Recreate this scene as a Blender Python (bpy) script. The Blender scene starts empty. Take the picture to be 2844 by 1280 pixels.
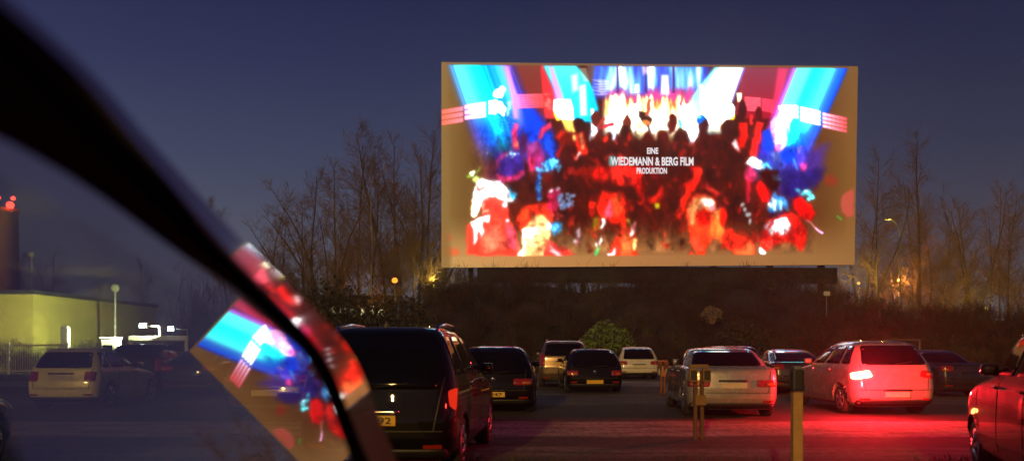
import bpy, bmesh, math, random
import numpy as np
from mathutils import Vector, Matrix
random.seed(7)
sc = bpy.context.scene
COL = sc.collection
R = math.radians
F, CX, HY, CH = 2190.0, 1288.0, 872.0, 1.45      # focal length, centre and horizon of the photograph (its 2576 px wide copy), eye height

def at(px, py, d):
    """the point at distance d (metres straight ahead) seen at px, py"""
    return Vector(((px-CX)/F*d, d, CH+(HY-py)/F*d))
def lin(c):
    return tuple(((v/255)/12.92 if v/255 <= .04045 else ((v/255+.055)/1.055)**2.4) for v in c)

# ---------------------------------------------------------------- objects
def tag(o, label=None, cat=None, group=None, kind=None):
    if label: o['label'] = label
    if cat: o['category'] = cat
    if group: o['group'] = group
    if kind: o['kind'] = kind
    return o
def empty(name, loc=(0, 0, 0), rz=0.0):
    o = bpy.data.objects.new(name, None); COL.objects.link(o)
    o.location = loc; o.rotation_euler = (0, 0, rz); o.empty_display_size = .3
    return o
def link(name, me, mat, parent=None, smooth=False):
    o = bpy.data.objects.new(name, me); COL.objects.link(o)
    if mat: me.materials.append(mat)
    if parent: o.parent = parent
    if smooth:
        me.polygons.foreach_set('use_smooth', [True]*len(me.polygons))
    return o
class MB:
    """collects shapes into ONE mesh"""
    def __init__(s): s.v = []; s.f = []
    def add(s, vs, fs):
        n = len(s.v); s.v += [tuple(v) for v in vs]; s.f += [tuple(i+n for i in f) for f in fs]; return s
    def box(s, c, d, rz=0, rx=0, ry=0, bev=0.0):
        hx, hy, hz = d[0]/2, d[1]/2, d[2]/2
        M = Matrix.Rotation(rz, 3, 'Z') @ Matrix.Rotation(ry, 3, 'Y') @ Matrix.Rotation(rx, 3, 'X')
        c = Vector(c)
        if bev <= 0:
            pts = [(x, y, z) for x in (-hx, hx) for y in (-hy, hy) for z in (-hz, hz)]
            fs = [(0, 1, 3, 2), (4, 6, 7, 5), (0, 4, 5, 1), (2, 3, 7, 6), (0, 2, 6, 4), (1, 5, 7, 3)]
            return s.add([c+M@Vector(p) for p in pts], fs)
        bm = bmesh.new(); bmesh.ops.create_cube(bm, size=1)
        for v in bm.verts: v.co = Vector((v.co.x*d[0], v.co.y*d[1], v.co.z*d[2]))
        bmesh.ops.bevel(bm, geom=bm.edges[:], offset=bev, segments=2, affect='EDGES', profile=.7)
        bm.verts.index_update()
        s.add([c+M@v.co for v in bm.verts], [[v.index for v in f.verts] for f in bm.faces]); bm.free(); return s
    def tube(s, pts, r, n=8, cap=True):
        pts = [Vector(p) for p in pts]
        rs = r if isinstance(r, (list, tuple)) else [r]*len(pts)
        vs = []; fs = []
        up = None
        for i, p in enumerate(pts):
            d = (pts[min(i+1, len(pts)-1)]-pts[max(i-1, 0)])
            if d.length < 1e-9: d = Vector((0, 0, 1))
            d.normalize()
            if up is None:
                up = Vector((0, 0, 1)) if abs(d.z) < .9 else Vector((1, 0, 0))
            a = d.cross(up)
            if a.length < 1e-6: a = d.cross(Vector((0, 1, 0)))
            a.normalize(); b = d.cross(a); up = a.cross(d) if False else up
            for k in range(n):
                t = 2*math.pi*k/n
                vs.append(p+(a*math.cos(t)+b*math.sin(t))*rs[i])
        m = len(pts)
        for i in range(m-1):
            for k in range(n):
                fs.append((i*n+k, i*n+(k+1) % n, (i+1)*n+(k+1) % n, (i+1)*n+k))
        if cap:
            fs.append(tuple(range(n-1, -1, -1))); fs.append(tuple((m-1)*n+k for k in range(n)))
        return s.add(vs, fs)
    def lathe(s, prof, c, axis='Z', n=20):
        c = Vector(c); vs = []; fs = []
        for (r, h) in prof:
            for k in range(n):
                t = 2*math.pi*k/n; x, y = r*math.cos(t), r*math.sin(t)
                q = {'Z': (x, y, h), 'X': (h, x, y), 'Y': (x, h, y)}[axis]
                vs.append(c+Vector(q))
        for i in range(len(prof)-1):
            for k in range(n):
                fs.append((i*n+k, i*n+(k+1) % n, (i+1)*n+(k+1) % n, (i+1)*n+k))
        fs.append(tuple(range(n-1, -1, -1))); fs.append(tuple((len(prof)-1)*n+k for k in range(n)))
        return s.add(vs, fs)
    def ball(s, c, r, n=12):
        prof = [(max(1e-4, math.sin(math.pi*i/8)), -math.cos(math.pi*i/8)) for i in range(9)]
        rr = r if isinstance(r, tuple) else (r, r, r)
        t = MB().lathe(prof, (0, 0, 0), n=n)
        return s.add([(c[0]+v[0]*rr[0], c[1]+v[1]*rr[1], c[2]+v[2]*rr[2]) for v in t.v], t.f)
    def mesh(s, name='m'):
        me = bpy.data.meshes.new(name); me.from_pydata(s.v, [], s.f); me.update(); return me
    def build(s, name, mat, parent=None, smooth=False):
        return link(name, s.mesh(name), mat, parent, smooth)

# ---------------------------------------------------------------- materials
def nodes(name):
    m = bpy.data.materials.new(name); m.use_nodes = True
    nt = m.node_tree; nt.nodes.clear()
    return m, nt, nt.nodes.new('ShaderNodeOutputMaterial')
def mat(name, col, rough=.6, metal=0., coat=0., var=.25, scale=6., bump=0., bscale=40., spec=.5):
    m, nt, out = nodes(name)
    b = nt.nodes.new('ShaderNodeBsdfPrincipled')
    nt.links.new(b.outputs[0], out.inputs[0])
    tc = nt.nodes.new('ShaderNodeTexCoord'); no = nt.nodes.new('ShaderNodeTexNoise')
    no.inputs['Scale'].default_value = scale; no.inputs['Detail'].default_value = 5
    nt.links.new(tc.outputs['Object'], no.inputs['Vector'])
    mx = nt.nodes.new('ShaderNodeMix'); mx.data_type = 'RGBA'
    mx.inputs[6].default_value = (*[c*(1-var) for c in col], 1)
    mx.inputs[7].default_value = (*[min(1, c*(1+var)) for c in col], 1)
    nt.links.new(no.outputs['Fac'], mx.inputs[0]); nt.links.new(mx.outputs[2], b.inputs['Base Color'])
    mr = nt.nodes.new('ShaderNodeMapRange')
    mr.inputs[3].default_value = max(.02, rough*.8); mr.inputs[4].default_value = min(1, rough*1.25)
    nt.links.new(no.outputs['Fac'], mr.inputs[0]); nt.links.new(mr.outputs[0], b.inputs['Roughness'])
    b.inputs['Metallic'].default_value = metal; b.inputs['Specular IOR Level'].default_value = spec
    b.inputs['Coat Weight'].default_value = coat; b.inputs['Coat Roughness'].default_value = .04
    if bump:
        n2 = nt.nodes.new('ShaderNodeTexNoise'); n2.inputs['Scale'].default_value = bscale; n2.inputs['Detail'].default_value = 6
        nt.links.new(tc.outputs['Object'], n2.inputs['Vector'])
        bp = nt.nodes.new('ShaderNodeBump'); bp.inputs['Strength'].default_value = bump; bp.inputs['Distance'].default_value = .05
        nt.links.new(n2.outputs['Fac'], bp.inputs['Height']); nt.links.new(bp.outputs[0], b.inputs['Normal'])
    return m
def glow(name, col, strength):
    m, nt, out = nodes(name)
    e = nt.nodes.new('ShaderNodeEmission'); e.inputs[0].default_value = (*col, 1); e.inputs[1].default_value = strength
    nt.links.new(e.outputs[0], out.inputs[0]); return m
def pane(name, ior, tint=(1, 1, 1), dust=0.0, dustcol=(.5, .5, .55), rough=.0):
    m, nt, out = nodes(name)
    t = nt.nodes.new('ShaderNodeBsdfTransparent'); t.inputs[0].default_value = (*tint, 1)
    g = nt.nodes.new('ShaderNodeBsdfGlossy'); g.inputs['Roughness'].default_value = rough; g.inputs[0].default_value = (1, 1, 1, 1)
    # Schlick's curve from the facing ratio, the same for both sides of the pane; ior holds the head-on reflectance
    ge = nt.nodes.new('ShaderNodeNewGeometry'); dt = nt.nodes.new('ShaderNodeVectorMath'); dt.operation = 'DOT_PRODUCT'
    nt.links.new(ge.outputs['Normal'], dt.inputs[0]); nt.links.new(ge.outputs['Incoming'], dt.inputs[1])
    def mth(op, a, b=None):
        q = nt.nodes.new('ShaderNodeMath'); q.operation = op
        for i, v in enumerate((a, b)):
            if v is None: continue
            if isinstance(v, (int, float)): q.inputs[i].default_value = v
            else: nt.links.new(v, q.inputs[i])
        return q.outputs[0]
    ff = mth('ADD', mth('MULTIPLY', mth('POWER', mth('SUBTRACT', 1, mth('ABSOLUTE', dt.outputs['Value'])), 5), 1-ior), ior)
    mx = nt.nodes.new('ShaderNodeMixShader')
    nt.links.new(ff, mx.inputs[0])
    src = t.outputs[0]
    if dust:
        d = nt.nodes.new('ShaderNodeBsdfDiffuse'); d.inputs[0].default_value = (*dustcol, 1)
        tr = nt.nodes.new('ShaderNodeBsdfTranslucent'); tr.inputs[0].default_value = (*dustcol, 1)
        ad = nt.nodes.new('ShaderNodeMixShader'); ad.inputs[0].default_value = .5
        nt.links.new(d.outputs[0], ad.inputs[1]); nt.links.new(tr.outputs[0], ad.inputs[2])
        tc = nt.nodes.new('ShaderNodeTexCoord'); no = nt.nodes.new('ShaderNodeTexNoise'); no.inputs['Scale'].default_value = 5
        no.inputs['Detail'].default_value = 8
        nt.links.new(tc.outputs['Object'], no.inputs['Vector'])
        mr = nt.nodes.new('ShaderNodeMapRange'); mr.inputs[1].default_value = .25; mr.inputs[2].default_value = .75
        mr.inputs[3].default_value = dust*.6; mr.inputs[4].default_value = dust*1.4
        nt.links.new(no.outputs[0], mr.inputs[0])
        m2 = nt.nodes.new('ShaderNodeMixShader')
        nt.links.new(mr.outputs[0], m2.inputs[0]); nt.links.new(t.outputs[0], m2.inputs[1]); nt.links.new(ad.outputs[0], m2.inputs[2])
        src = m2.outputs[0]
    nt.links.new(src, mx.inputs[1]); nt.links.new(g.outputs[0], mx.inputs[2])
    nt.links.new(mx.outputs[0], out.inputs[0]); return m

M = {}
M['tyre'] = mat('tyre rubber', (.02, .02, .02), .8)
M['rim'] = mat('wheel alloy', (.45, .45, .46), .3, .9)
M['glass_dark'] = mat('tinted car glass', (.003, .003, .004), .05, 0, 0., .1, spec=.35)
M['trim'] = mat('black plastic trim', (.015, .015, .016), .5)
M['chrome'] = mat('chrome trim', (.6, .6, .6), .15, 1.)
M['lens_red'] = mat('red lamp lens', (.30, .018, .01), .15, 0, 1.)
M['lens_amber'] = mat('amber lamp lens', (.55, .16, .02), .15, 0, 1.)
M['plate_y'] = mat('yellow number plate', (.75, .45, .03), .4)
M['plate_w'] = mat('pale number plate', (.6, .55, .4), .4)
M['ink'] = mat('plate characters', (.012, .012, .012), .5)
M['black'] = mat('black car paint', (.0022, .0022, .003), .5, 0, .8, spec=.05)
[n for n in M['black'].node_tree.nodes if n.type == 'BSDF_PRINCIPLED'][0].inputs['Coat Roughness'].default_value = .012
M['anthracite'] = mat('anthracite car paint', (.03, .032, .04), .25, .4, 1.)
M['tan'] = mat('bronze car paint', (.16, .11, .07), .28, .5, 1.)
M['white'] = mat('white car paint', (.62, .6, .56), .25, 0, 1.)
M['pearl'] = mat('pearl grey car paint', (.27, .235, .235), .25, 0, 1.)
M['silver'] = mat('silver car paint', (.34, .33, .33), .26, .35, 1.)
M['cream'] = mat('cream car paint', (.78, .72, .22), .3, 0, .8)
M['darkred'] = mat('dark plum car paint', (.012, .003, .003), .5, 0, .7, spec=.1)
M['red'] = mat('red car paint', (.32, .015, .012), .18, 0, 1.)
# ---------------------------------------------------------------- the moving picture on the screen, painted into a grid of coloured faces
FX0, FY0, FS = 1214, 160, 2.0            # the canvas: two photograph pixels per cell
FW, FH = 594, 300
gy, gx = np.mgrid[0:FH, 0:FW].astype(np.float32)
gx = FX0+gx*FS; gy = FY0+gy*FS
rng = np.random.RandomState(3)
def vnoise(sx, sy, seed, octv=3):
    r = np.random.RandomState(seed); out = np.zeros((FH, FW), np.float32); amp = 1; tot = 0
    for o in range(octv):
        nx, ny = int(FW*FS/sx)+3, int(FH*FS/sy)+3
        g = r.rand(ny, nx).astype(np.float32)
        u = (gx-FX0)/sx; v = (gy-FY0)/sy
        i = u.astype(int); j = v.astype(int); fu = u-i; fv = v-j
        fu = fu*fu*(3-2*fu); fv = fv*fv*(3-2*fv)
        out += amp*((g[j, i]*(1-fu)+g[j, i+1]*fu)*(1-fv)+(g[j+1, i]*(1-fu)+g[j+1, i+1]*fu)*fv)
        tot += amp; amp *= .5; sx /= 2; sy /= 2
    return out/tot
WX = (vnoise(26, 22, 11)-.5)*22; WY = (vnoise(24, 26, 12)-.5)*22
IMG = np.zeros((FH, FW, 3), np.float32)
def A(c): return np.array(c, np.float32)
def blend(mask, col):
    IMG[:] = IMG*(1-mask[..., None])+(col if isinstance(col, np.ndarray) and col.ndim == 3 else A(col))*mask[..., None]
def sdf(pts, X, Y):
    d = np.full(X.shape, 1e9, np.float32); ins = np.zeros(X.shape, bool)
    n = len(pts)
    for i in range(n):
        x0, y0 = pts[i]; x1, y1 = pts[(i+1) % n]
        ex, ey = x1-x0, y1-y0
        t = np.clip(((X-x0)*ex+(Y-y0)*ey)/(ex*ex+ey*ey+1e-6), 0, 1)
        d = np.minimum(d, np.hypot(X-x0-ex*t, Y-y0-ey*t))
        c = ((y0 > Y) != (y1 > Y)) & (X < (x1-x0)*(Y-y0)/((y1-y0) if abs(y1-y0) > 1e-6 else 1e-6)+x0)
        ins ^= c
    return np.where(ins, -d, d)
def poly(pts, col, soft=4, a=1., warp=1., grad=None):
    xs = [p[0] for p in pts]; ys = [p[1] for p in pts]; pad = soft+14
    i0 = max(0, int((min(xs)-pad-FX0)/FS)); i1 = min(FW, int((max(xs)+pad-FX0)/FS)+2)
    j0 = max(0, int((min(ys)-pad-FY0)/FS)); j1 = min(FH, int((max(ys)+pad-FY0)/FS)+2)
    if i1 <= i0 or j1 <= j0: return
    s = (slice(j0, j1), slice(i0, i1))
    X = gx[s]+WX[s]*warp*.6; Y = gy[s]+WY[s]*warp*.6
    m = np.clip(.5-sdf(pts, X, Y)/soft, 0, 1)*a
    if grad:                                   # (colour at the foot) a vertical blend
        t = np.clip((Y-min(ys))/(max(ys)-min(ys)+1e-6), 0, 1)[..., None]
        c = A(col)*(1-t)+A(grad)*t
    else: c = A(col)
    IMG[s] = IMG[s]*(1-m[..., None])+c*m[..., None]
def ell(x, y, rx, ry, col, rot=0, soft=.35, a=1., warp=1.):
    n = 14; c, s = math.cos(R(rot)), math.sin(R(rot))
    poly([(x+rx*math.cos(t)*c-ry*math.sin(t)*s, y+rx*math.cos(t)*s+ry*math.sin(t)*c) for t in [2*math.pi*k/n for k in range(n)]],
         col, max(2, soft*min(rx, ry)), a, warp)
def stroke(pts, w, col, soft=3, a=1., warp=.7):
    for (x0, y0), (x1, y1) in zip(pts, pts[1:]):
        L = math.hypot(x1-x0, y1-y0)+1e-6; nx, ny = -(y1-y0)/L*w/2, (x1-x0)/L*w/2
        poly([(x0+nx, y0+ny), (x1+nx, y1+ny), (x1-nx, y1-ny), (x0-nx, y0-ny)], col, soft, a, warp)
        ell(x1, y1, w/2, w/2, col, 0, .5, a, warp)
def ramp(t, stops):
    o = np.zeros(t.shape+(3,), np.float32)
    ts = [s[0] for s in stops]
    for k in range(3): o[..., k] = np.interp(t, ts, [s[1][k] for s in stops])
    return o
def smooth(a, b, t):
    t = np.clip((t-a)/(b-a), 0, 1); return t*t*(3-2*t)

# --- ambient light painted onto the cloth, grey brown, lighter towards the foot and the sides
cx = (gx-1226)/1150
base = ramp(cx, [(0, (144, 110, 58)), (.06, (120, 84, 38)), (.16, (84, 26, 12)), (.5, (74, 14, 2)), (.82, (84, 22, 8)), (.93, (112, 68, 28)), (1, (134, 92, 44))])
foot = ramp(cx, [(0, (190, 150, 88)), (.3, (178, 128, 72)), (.6, (164, 112, 64)), (1, (150, 106, 58))])
IMG[:] = base
blend(smooth(590, 712, gy)*.92, foot)
nz = vnoise(60, 46, 5)
blend(np.clip((nz-.5)*3, 0, 1)*smooth(330, 430, gy)*(1-smooth(560, 640, gy))*np.clip(1-abs(cx-.5)*2.6, 0, 1)*.8, (196, 10, 4))
blend(np.clip((vnoise(30, 60, 6)-.52)*5, 0, 1)*smooth(330, 400, gy)*(1-smooth(600, 690, gy))*np.clip(1.1-abs(cx-.5)*2.8, 0, 1)*.7, (60, 12, 0))
# --- upper back wall
poly([(1412, 178), (1512, 178), (1520, 300), (1512, 360), (1480, 380), (1450, 320)], (142, 66, 52), 6, 1, 0, grad=(150, 30, 24))
poly([(1500, 178), (1524, 178), (1548, 300), (1540, 330), (1512, 330), (1510, 300)], (236, 48, 52), 6, 1, 0)
poly([(2060, 186), (2215, 188), (2170, 330), (2040, 330)], (150, 66, 88), 8, 1, 0, grad=(176, 20, 40))
poly([(2160, 188), (2190, 188), (2166, 300), (2140, 330), (2150, 260)], (226, 66, 110), 8, .9, 0, grad=(240, 40, 80))
# --- left blue beam
yl = (gy-180)
s = (gx-(1232+yl*.34))/(178+yl*.03)
st = vnoise(9, 400, 21, 2); 
q = np.clip(s, -.2, 1.3)
idx = np.clip(((q+.2)/1.5*590).astype(int), 0, 589)
lr = np.random.RandomState(9).rand(60); strk = np.interp(np.linspace(0, 59, 590), range(60), lr)[idx]
bc = ramp(s+(strk-.5)*.09, [(0, (110, 110, 140)), (.08, (96, 130, 210)), (.18, (80, 210, 250)), (.3, (70, 252, 255)), (.5, (10, 240, 255)), (.62, (0, 190, 255)),
                (.7, (0, 130, 245)), (.8, (40, 190, 255)), (.9, (110, 180, 245)), (.97, (190, 120, 230)), (1.05, (40, 60, 240)), (1.2, (0, 40, 220))])
low = ramp(s+(strk-.5)*.1, [(0, (90, 60, 110)), (.15, (90, 80, 190)), (.35, (0, 90, 250)), (.5, (0, 190, 255)), (.6, (0, 140, 255)), (.72, (10, 60, 240)), (.85, (80, 80, 220)), (1.1, (0, 70, 255))])
t = smooth(270, 380, gy)[..., None]
mask = smooth(-.04, .14, s)*(1-smooth(1.08, 1.3, s+.12-.22*smooth(230, 380, gy)))*(1-smooth(370, 500, gy+(strk-.5)*60))*(gy > 179)
blend(mask, bc*(1-t)+low*t)
poly([(1448, 300), (1478, 300), (1500, 372), (1488, 400), (1460, 380)], (0, 66, 255), 16, .9, .5)
poly([(1404, 182), (1416, 182), (1432, 270), (1440, 330), (1426, 330), (1418, 260)], (216, 130, 226), 9, .85, 0)
# --- right blue beam
s = (gx-(2206-yl*.4))/(148-yl*.04)
q = np.clip(s, -.2, 1.3); idx = np.clip(((q+.2)/1.5*590).astype(int), 0, 589); strk2 = np.interp(np.linspace(0, 59, 590), range(60), lr[::-1])[idx]
bc = ramp(s+(strk2-.5)*.07, [(-.05, (190, 60, 200)), (.05, (180, 110, 250)), (.12, (90, 240, 255)), (.3, (80, 250, 255)), (.45, (10, 250, 255)), (.75, (70, 250, 255)), (.85, (60, 140, 255)), (1, (10, 80, 250)), (1.08, (60, 70, 200))])
low = ramp(s+(strk2-.5)*.1, [(-.05, (120, 20, 110)), (.1, (10, 60, 250)), (.3, (0, 160, 250)), (.5, (0, 220, 255)), (.65, (0, 170, 250)), (.8, (0, 80, 250)), (.95, (60, 90, 230)), (1.1, (90, 60, 110))])
t = smooth(330, 410, gy)[..., None]
mask = smooth(-.1, .04, s)*(1-smooth(1.0, 1.08, s))*(1-smooth(440, 520, gy+(strk2-.5)*50))*(gy > 187)
blend(mask, bc*(1-t)+low*t)
poly([(2110, 380), (2150, 400), (2250, 420), (2300, 400), (2270, 500), (2200, 560), (2140, 520), (2110, 450)], (74, 44, 190), 30, .75)
poly([(2175, 480), (2290, 470), (2270, 520), (2200, 560), (2180, 540)], (30, 18, 110), 24, .8)
# --- centre stage: vertical curtains of light
curt = ramp(vnoise(22, 130, 31, 3), [(0, (60, 30, 160)), (.35, (70, 90, 235)), (.5, (90, 160, 240)), (.62, (150, 200, 255)), (.8, (255, 250, 255))])
m = smooth(1640, 1646, gx)*(1-smooth(1950, 1990, gx-(gy-250)*.0))*(gy > 183)*(1-smooth(255, 290, gy))
blend(m, curt)
poly([(1508, 181), (1600, 181), (1640, 230), (1662, 300), (1655, 340), (1600, 340), (1560, 300)], (70, 240, 250), 8, 1, 0, grad=(10, 190, 240))
poly([(1524, 181), (1534, 181), (1565, 270), (1560, 285), (1542, 280)], (200, 130, 235), 7, .9, 0)
poly([(1586, 210), (1604, 205), (1606, 250), (1590, 258)], (190, 235, 250), 9, .8, 0)
poly([(1610, 240), (1626, 235), (1630, 320), (1612, 322)], (225, 245, 255), 10, .9, 0)
poly([(1630, 230), (1645, 250), (1660, 300), (1664, 360), (1640, 350)], (0, 180, 240), 8, .8, 0)
for k in range(9): poly([(1610+k*1.5, 190+k*4.2), (1628+k*1.2, 190+k*4.2), (1628+k*1.2, 192+k*4.2), (1610+k*1.5, 192+k*4.2)], (235, 240, 200), 2, .9, 0)
poly([(1630, 178), (1652, 178), (1645, 240), (1632, 215)], (120, 84, 80), 5, .9, 0)
for k in range(16): poly([(1645+(k*7 % 23), 222+k*2.8), (1682+(k*5 % 12), 222+k*2.8), (1682+(k*5 % 12), 223.5+k*2.8), (1645+(k*7 % 23), 223.5+k*2.8)], (250, 220, 250), 2, .8, 0)
mg = vnoise(16, 60, 33, 2)
blend(smooth(1670, 1700, gx)*(1-smooth(1925, 1945, gx))*smooth(243, 268, gy+(mg-.5)*40)*(1-smooth(300, 330, gy)), (214, 66, 150))
# bright yellow white stage fire
fl = vnoise(11, 60, 35, 3)
fire = ramp(fl+smooth(255, 350, gy)*.35, [(0, (150, 30, 10)), (.45, (232, 110, 60)), (.6, (255, 226, 130)), (.8, (255, 252, 225)), (1, (255, 255, 255))])
m = smooth(1668, 1685, gx)*(1-smooth(1935, 1955, gx))*smooth(262, 282, gy+(fl-.5)*60)*(1-smooth(360, 392, gy+(fl-.5)*60))
blend(m, fire)
for x in (1716, 1794, 1871): poly([(x-3, 182), (x+2, 182), (x+3, 258), (x-3, 258)], (92, 40, 110), 3, .95, 0)
poly([(1720, 186), (1738, 186), (1744, 230), (1736, 250), (1724, 240)], (215, 250, 255), 12, .9, 0)
poly([(1838, 210), (1856, 210), (1858, 262), (1836, 262)], (252, 246, 255), 10, .9, 0)
poly([(1764, 236), (1774, 234), (1774, 256), (1764, 256)], (255, 236, 255), 3, .95, 0)
poly([(1783, 184), (1806, 184), (1806, 205), (1786, 208)], (226, 190, 240), 10, .7, 0)
# second white beam
poly([(1985, 186), (2066, 187), (2040, 260), (2026, 300), (2010, 370), (1900, 372), (1890, 330), (1930, 260)], (130, 245, 255), 10, 1, 0)
poly([(2000, 187), (2064, 187), (2028, 290), (2012, 366), (1906, 370), (1900, 310), (1960, 250)], (250, 255, 255), 16, .95, .3)
poly([(1944, 236), (1952, 236), (1955, 290), (1944, 290)], (255, 255, 255), 4, .9, 0)
stroke([(2068, 190), (2050, 235), (2034, 280)], 4, (150, 90, 240), 4, .9, 0)
poly([(1925, 266), (1945, 250), (1952, 310), (1930, 320)], (110, 240, 255), 10, .8)
poly([(1895, 285), (1930, 292), (1934, 360), (1915, 410), (1905, 380), (1896, 340)], (250, 250, 255), 8, .95)
poly([(1884, 330), (1896, 336), (1898, 356), (1890, 356)], (40, 220, 220), 4, .9)
poly([(1976, 288), (2036, 288), (2042, 300), (2040, 322), (2032, 336), (1990, 342), (1975, 336)], (255, 255, 250), 3, 1, .2)
poly([(2042, 318), (2040, 332), (2026, 342), (2006, 344), (2026, 334)], (255, 214, 0), 3, 1, .3)
poly([(1972, 330), (2008, 340), (2008, 360), (1990, 372), (1972, 368)], (250, 214, 170), 8, .9)
# bright stage blocks
poly([(1538, 277), (1584, 276), (1592, 300), (1594, 336), (1560, 334), (1546, 325), (1536, 305)], (255, 255, 252), 3, 1, .2)
poly([(1536, 305), (1548, 326), (1560, 336), (1546, 336), (1538, 320)], (255, 216, 40), 3, 1, .4)
poly([(1562, 332), (1600, 332), (1602, 362), (1590, 368), (1574, 372), (1566, 350)], (255, 210, 90), 5, .95)
poly([(1640, 302), (1650, 302), (1652, 330), (1656, 365), (1640, 365), (1642, 330)], (235, 250, 255), 4, .95, .3)
poly([(1644, 340), (1660, 338), (1662, 368), (1650, 386), (1642, 380)], (245, 240, 255), 4, .95)
poly([(1680, 322), (1718, 318), (1712, 368), (1704, 388), (1694, 372), (1682, 344)], (255, 255, 250), 4, 1)
poly([(1744, 292), (1776, 290), (1775, 350), (1760, 362), (1744, 358), (1738, 330)], (255, 252, 220), 5, 1)
poly([(1768, 330), (1788, 355), (1786, 388), (1774, 390), (1768, 372)], (250, 226, 130), 3, .95)
poly([(1806, 300), (1850, 318), (1858, 322), (1852, 356), (1836, 388), (1820, 390), (1816, 350), (1806, 330)], (255, 253, 226), 4, 1)
for x in (1777, 1826): poly([(x-4, 358), (x+10, 358), (x+12, 388), (x-6, 388)], (255, 250, 200), 3, .95, .2)
# --- lamp bars
def bar(x0, y0, x1, y1, h, n, col, col2):
    for k in range(n):
        a0 = k*h/n; g = h/n*.22
        t0 = A(col); t1 = A(col2)
        for j in range(6):
            u0, u1 = j/6, (j+1)/6; c = t0*(1-(j+.5)/6)+t1*(j+.5)/6
            poly([(x0+(x1-x0)*u0, y0+(y1-y0)*u0+a0+g*.4), (x0+(x1-x0)*u1+.6, y0+(y1-y0)*u1+a0+g*.4), (x0+(x1-x0)*u1+.6, y0+(y1-y0)*u1+a0+h/n-g*.4), (x0+(x1-x0)*u0, y0+(y1-y0)*u0+a0+h/n-g*.4)], c, 1.8, .97, 0)
bar(1227, 304, 1286, 294, 46, 3, (255, 108, 84), (255, 130, 150))
bar(1290, 291, 1349, 282, 44, 3, (255, 165, 215), (255, 205, 240))
bar(1357, 279, 1372, 277, 40, 3, (255, 200, 235), (255, 225, 245))
bar(1430, 262, 1508, 260, 40, 6, (255, 130, 200), (255, 80, 80))
bar(2068, 268, 2112, 271, 40, 6, (255, 90, 110), (255, 100, 120)); bar(2116, 272, 2148, 277, 37, 6, (250, 70, 100), (250, 60, 90))
bar(2205, 290, 2217, 293, 38, 3, (255, 210, 240), (255, 200, 235))
bar(2223, 295, 2278, 308, 42, 4, (255, 245, 255), (255, 235, 250)); bar(2284, 311, 2352, 326, 44, 4, (255, 190, 225), (255, 80, 90))
blend(np.clip((vnoise(10, 10, 44)-.5)*4, 0, 1)*smooth(1508, 1514, gx)*(1-smooth(1528, 1534, gx))*smooth(256, 262, gy)*(1-smooth(300, 310, gy)), (255, 110, 100))
for c, r in (((1383, 262), (17, 13)), ((1393, 252), (9, 11)), ((1374, 300), (11, 22)), ((1390, 300), (12, 18)), ((1400, 308), (7, 14))):
    ell(c[0], c[1], r[0], r[1], (252, 255, 255), 0, .2)
for k in range(26): ell(1372+(k*13 % 60), 322+(k*7 % 44), 1.6, 1.4, (150, 240, 255), 0, .8, .9)
poly([(1408, 285), (1418, 280), (1416, 320), (1411, 326)], (170, 215, 250), 5, .8)
poly([(2164, 294), (2204, 292), (2204, 330), (2192, 345), (2188, 360), (2176, 340), (2166, 320)], (240, 255, 255), 5, 1)
for k in range(16): ell(2178+(k*5 % 16), 340+k*1.8, 1.8, 1.3, (200, 255, 255), 0, .8, .9)
poly([(2046, 258), (2060, 257), (2058, 282), (2048, 284)], (255, 245, 190), 3, 1, .3)
# --- dancers against the stage
DK = (62, 12, 2); DR = (96, 14, 4); RD = (228, 26, 12); RB = (255, 40, 24); OR = (255, 96, 44); PK = (255, 120, 170)
for a in [((1608, 350), 17, 26, DK, -15), ((1655, 330), 12, 22, (110, 30, 10), 0), ((1740, 345), 11, 22, (120, 34, 14), 0), ((1738, 374), 20, 26, DK, 0), ((1866, 345), 13, 30, (96, 18, 10), 8),
          ((1840, 386), 20, 22, DR, 0), ((1892, 388), 20, 30, DK, 0), ((1954, 352), 14, 26, (70, 14, 14), 0), ((1952, 392), 20, 34, DK, 0), ((2022, 360), 18, 26, DK, 0), ((2050, 340), 15, 22, DK, 20),
          ((2060, 310), 10, 34, (70, 12, 10), 0), ((2108, 318), 10, 22, (96, 6, 10), 0), ((1796, 390), 16, 24, DR, 0), ((1700, 388), 24, 20, DR, 0), ((1575, 388), 26, 20, (120, 20, 4), 0)]:
    ell(a[0][0], a[0][1], a[1], a[2], a[3], a[4], .3)
poly([(1776, 306), (1796, 314), (1812, 330), (1806, 345), (1784, 340), (1776, 322)], (58, 22, 20), 4)
stroke([(1805, 275), (1802, 300), (1796, 318)], 10, (200, 90, 60), 4); stroke([(1792, 336), (1800, 350), (1804, 380)], 6, (70, 30, 20), 3); ell(1795, 340, 12, 9, (220, 120, 60), 0, .5)
stroke([(1660, 358), (1680, 350), (1700, 345)], 9, (220, 40, 60), 4); stroke([(1664, 350), (1676, 330)], 8, (200, 60, 40), 4)
ell(1948, 330, 13, 11, (0, 90, 220), 0, .5); ell(1945, 326, 6, 4, (60, 190, 255), 0, .5)
poly([(1900, 250), (1897, 300), (1888, 290), (1889, 255)], (190, 40, 80), 5, .7)
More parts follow.
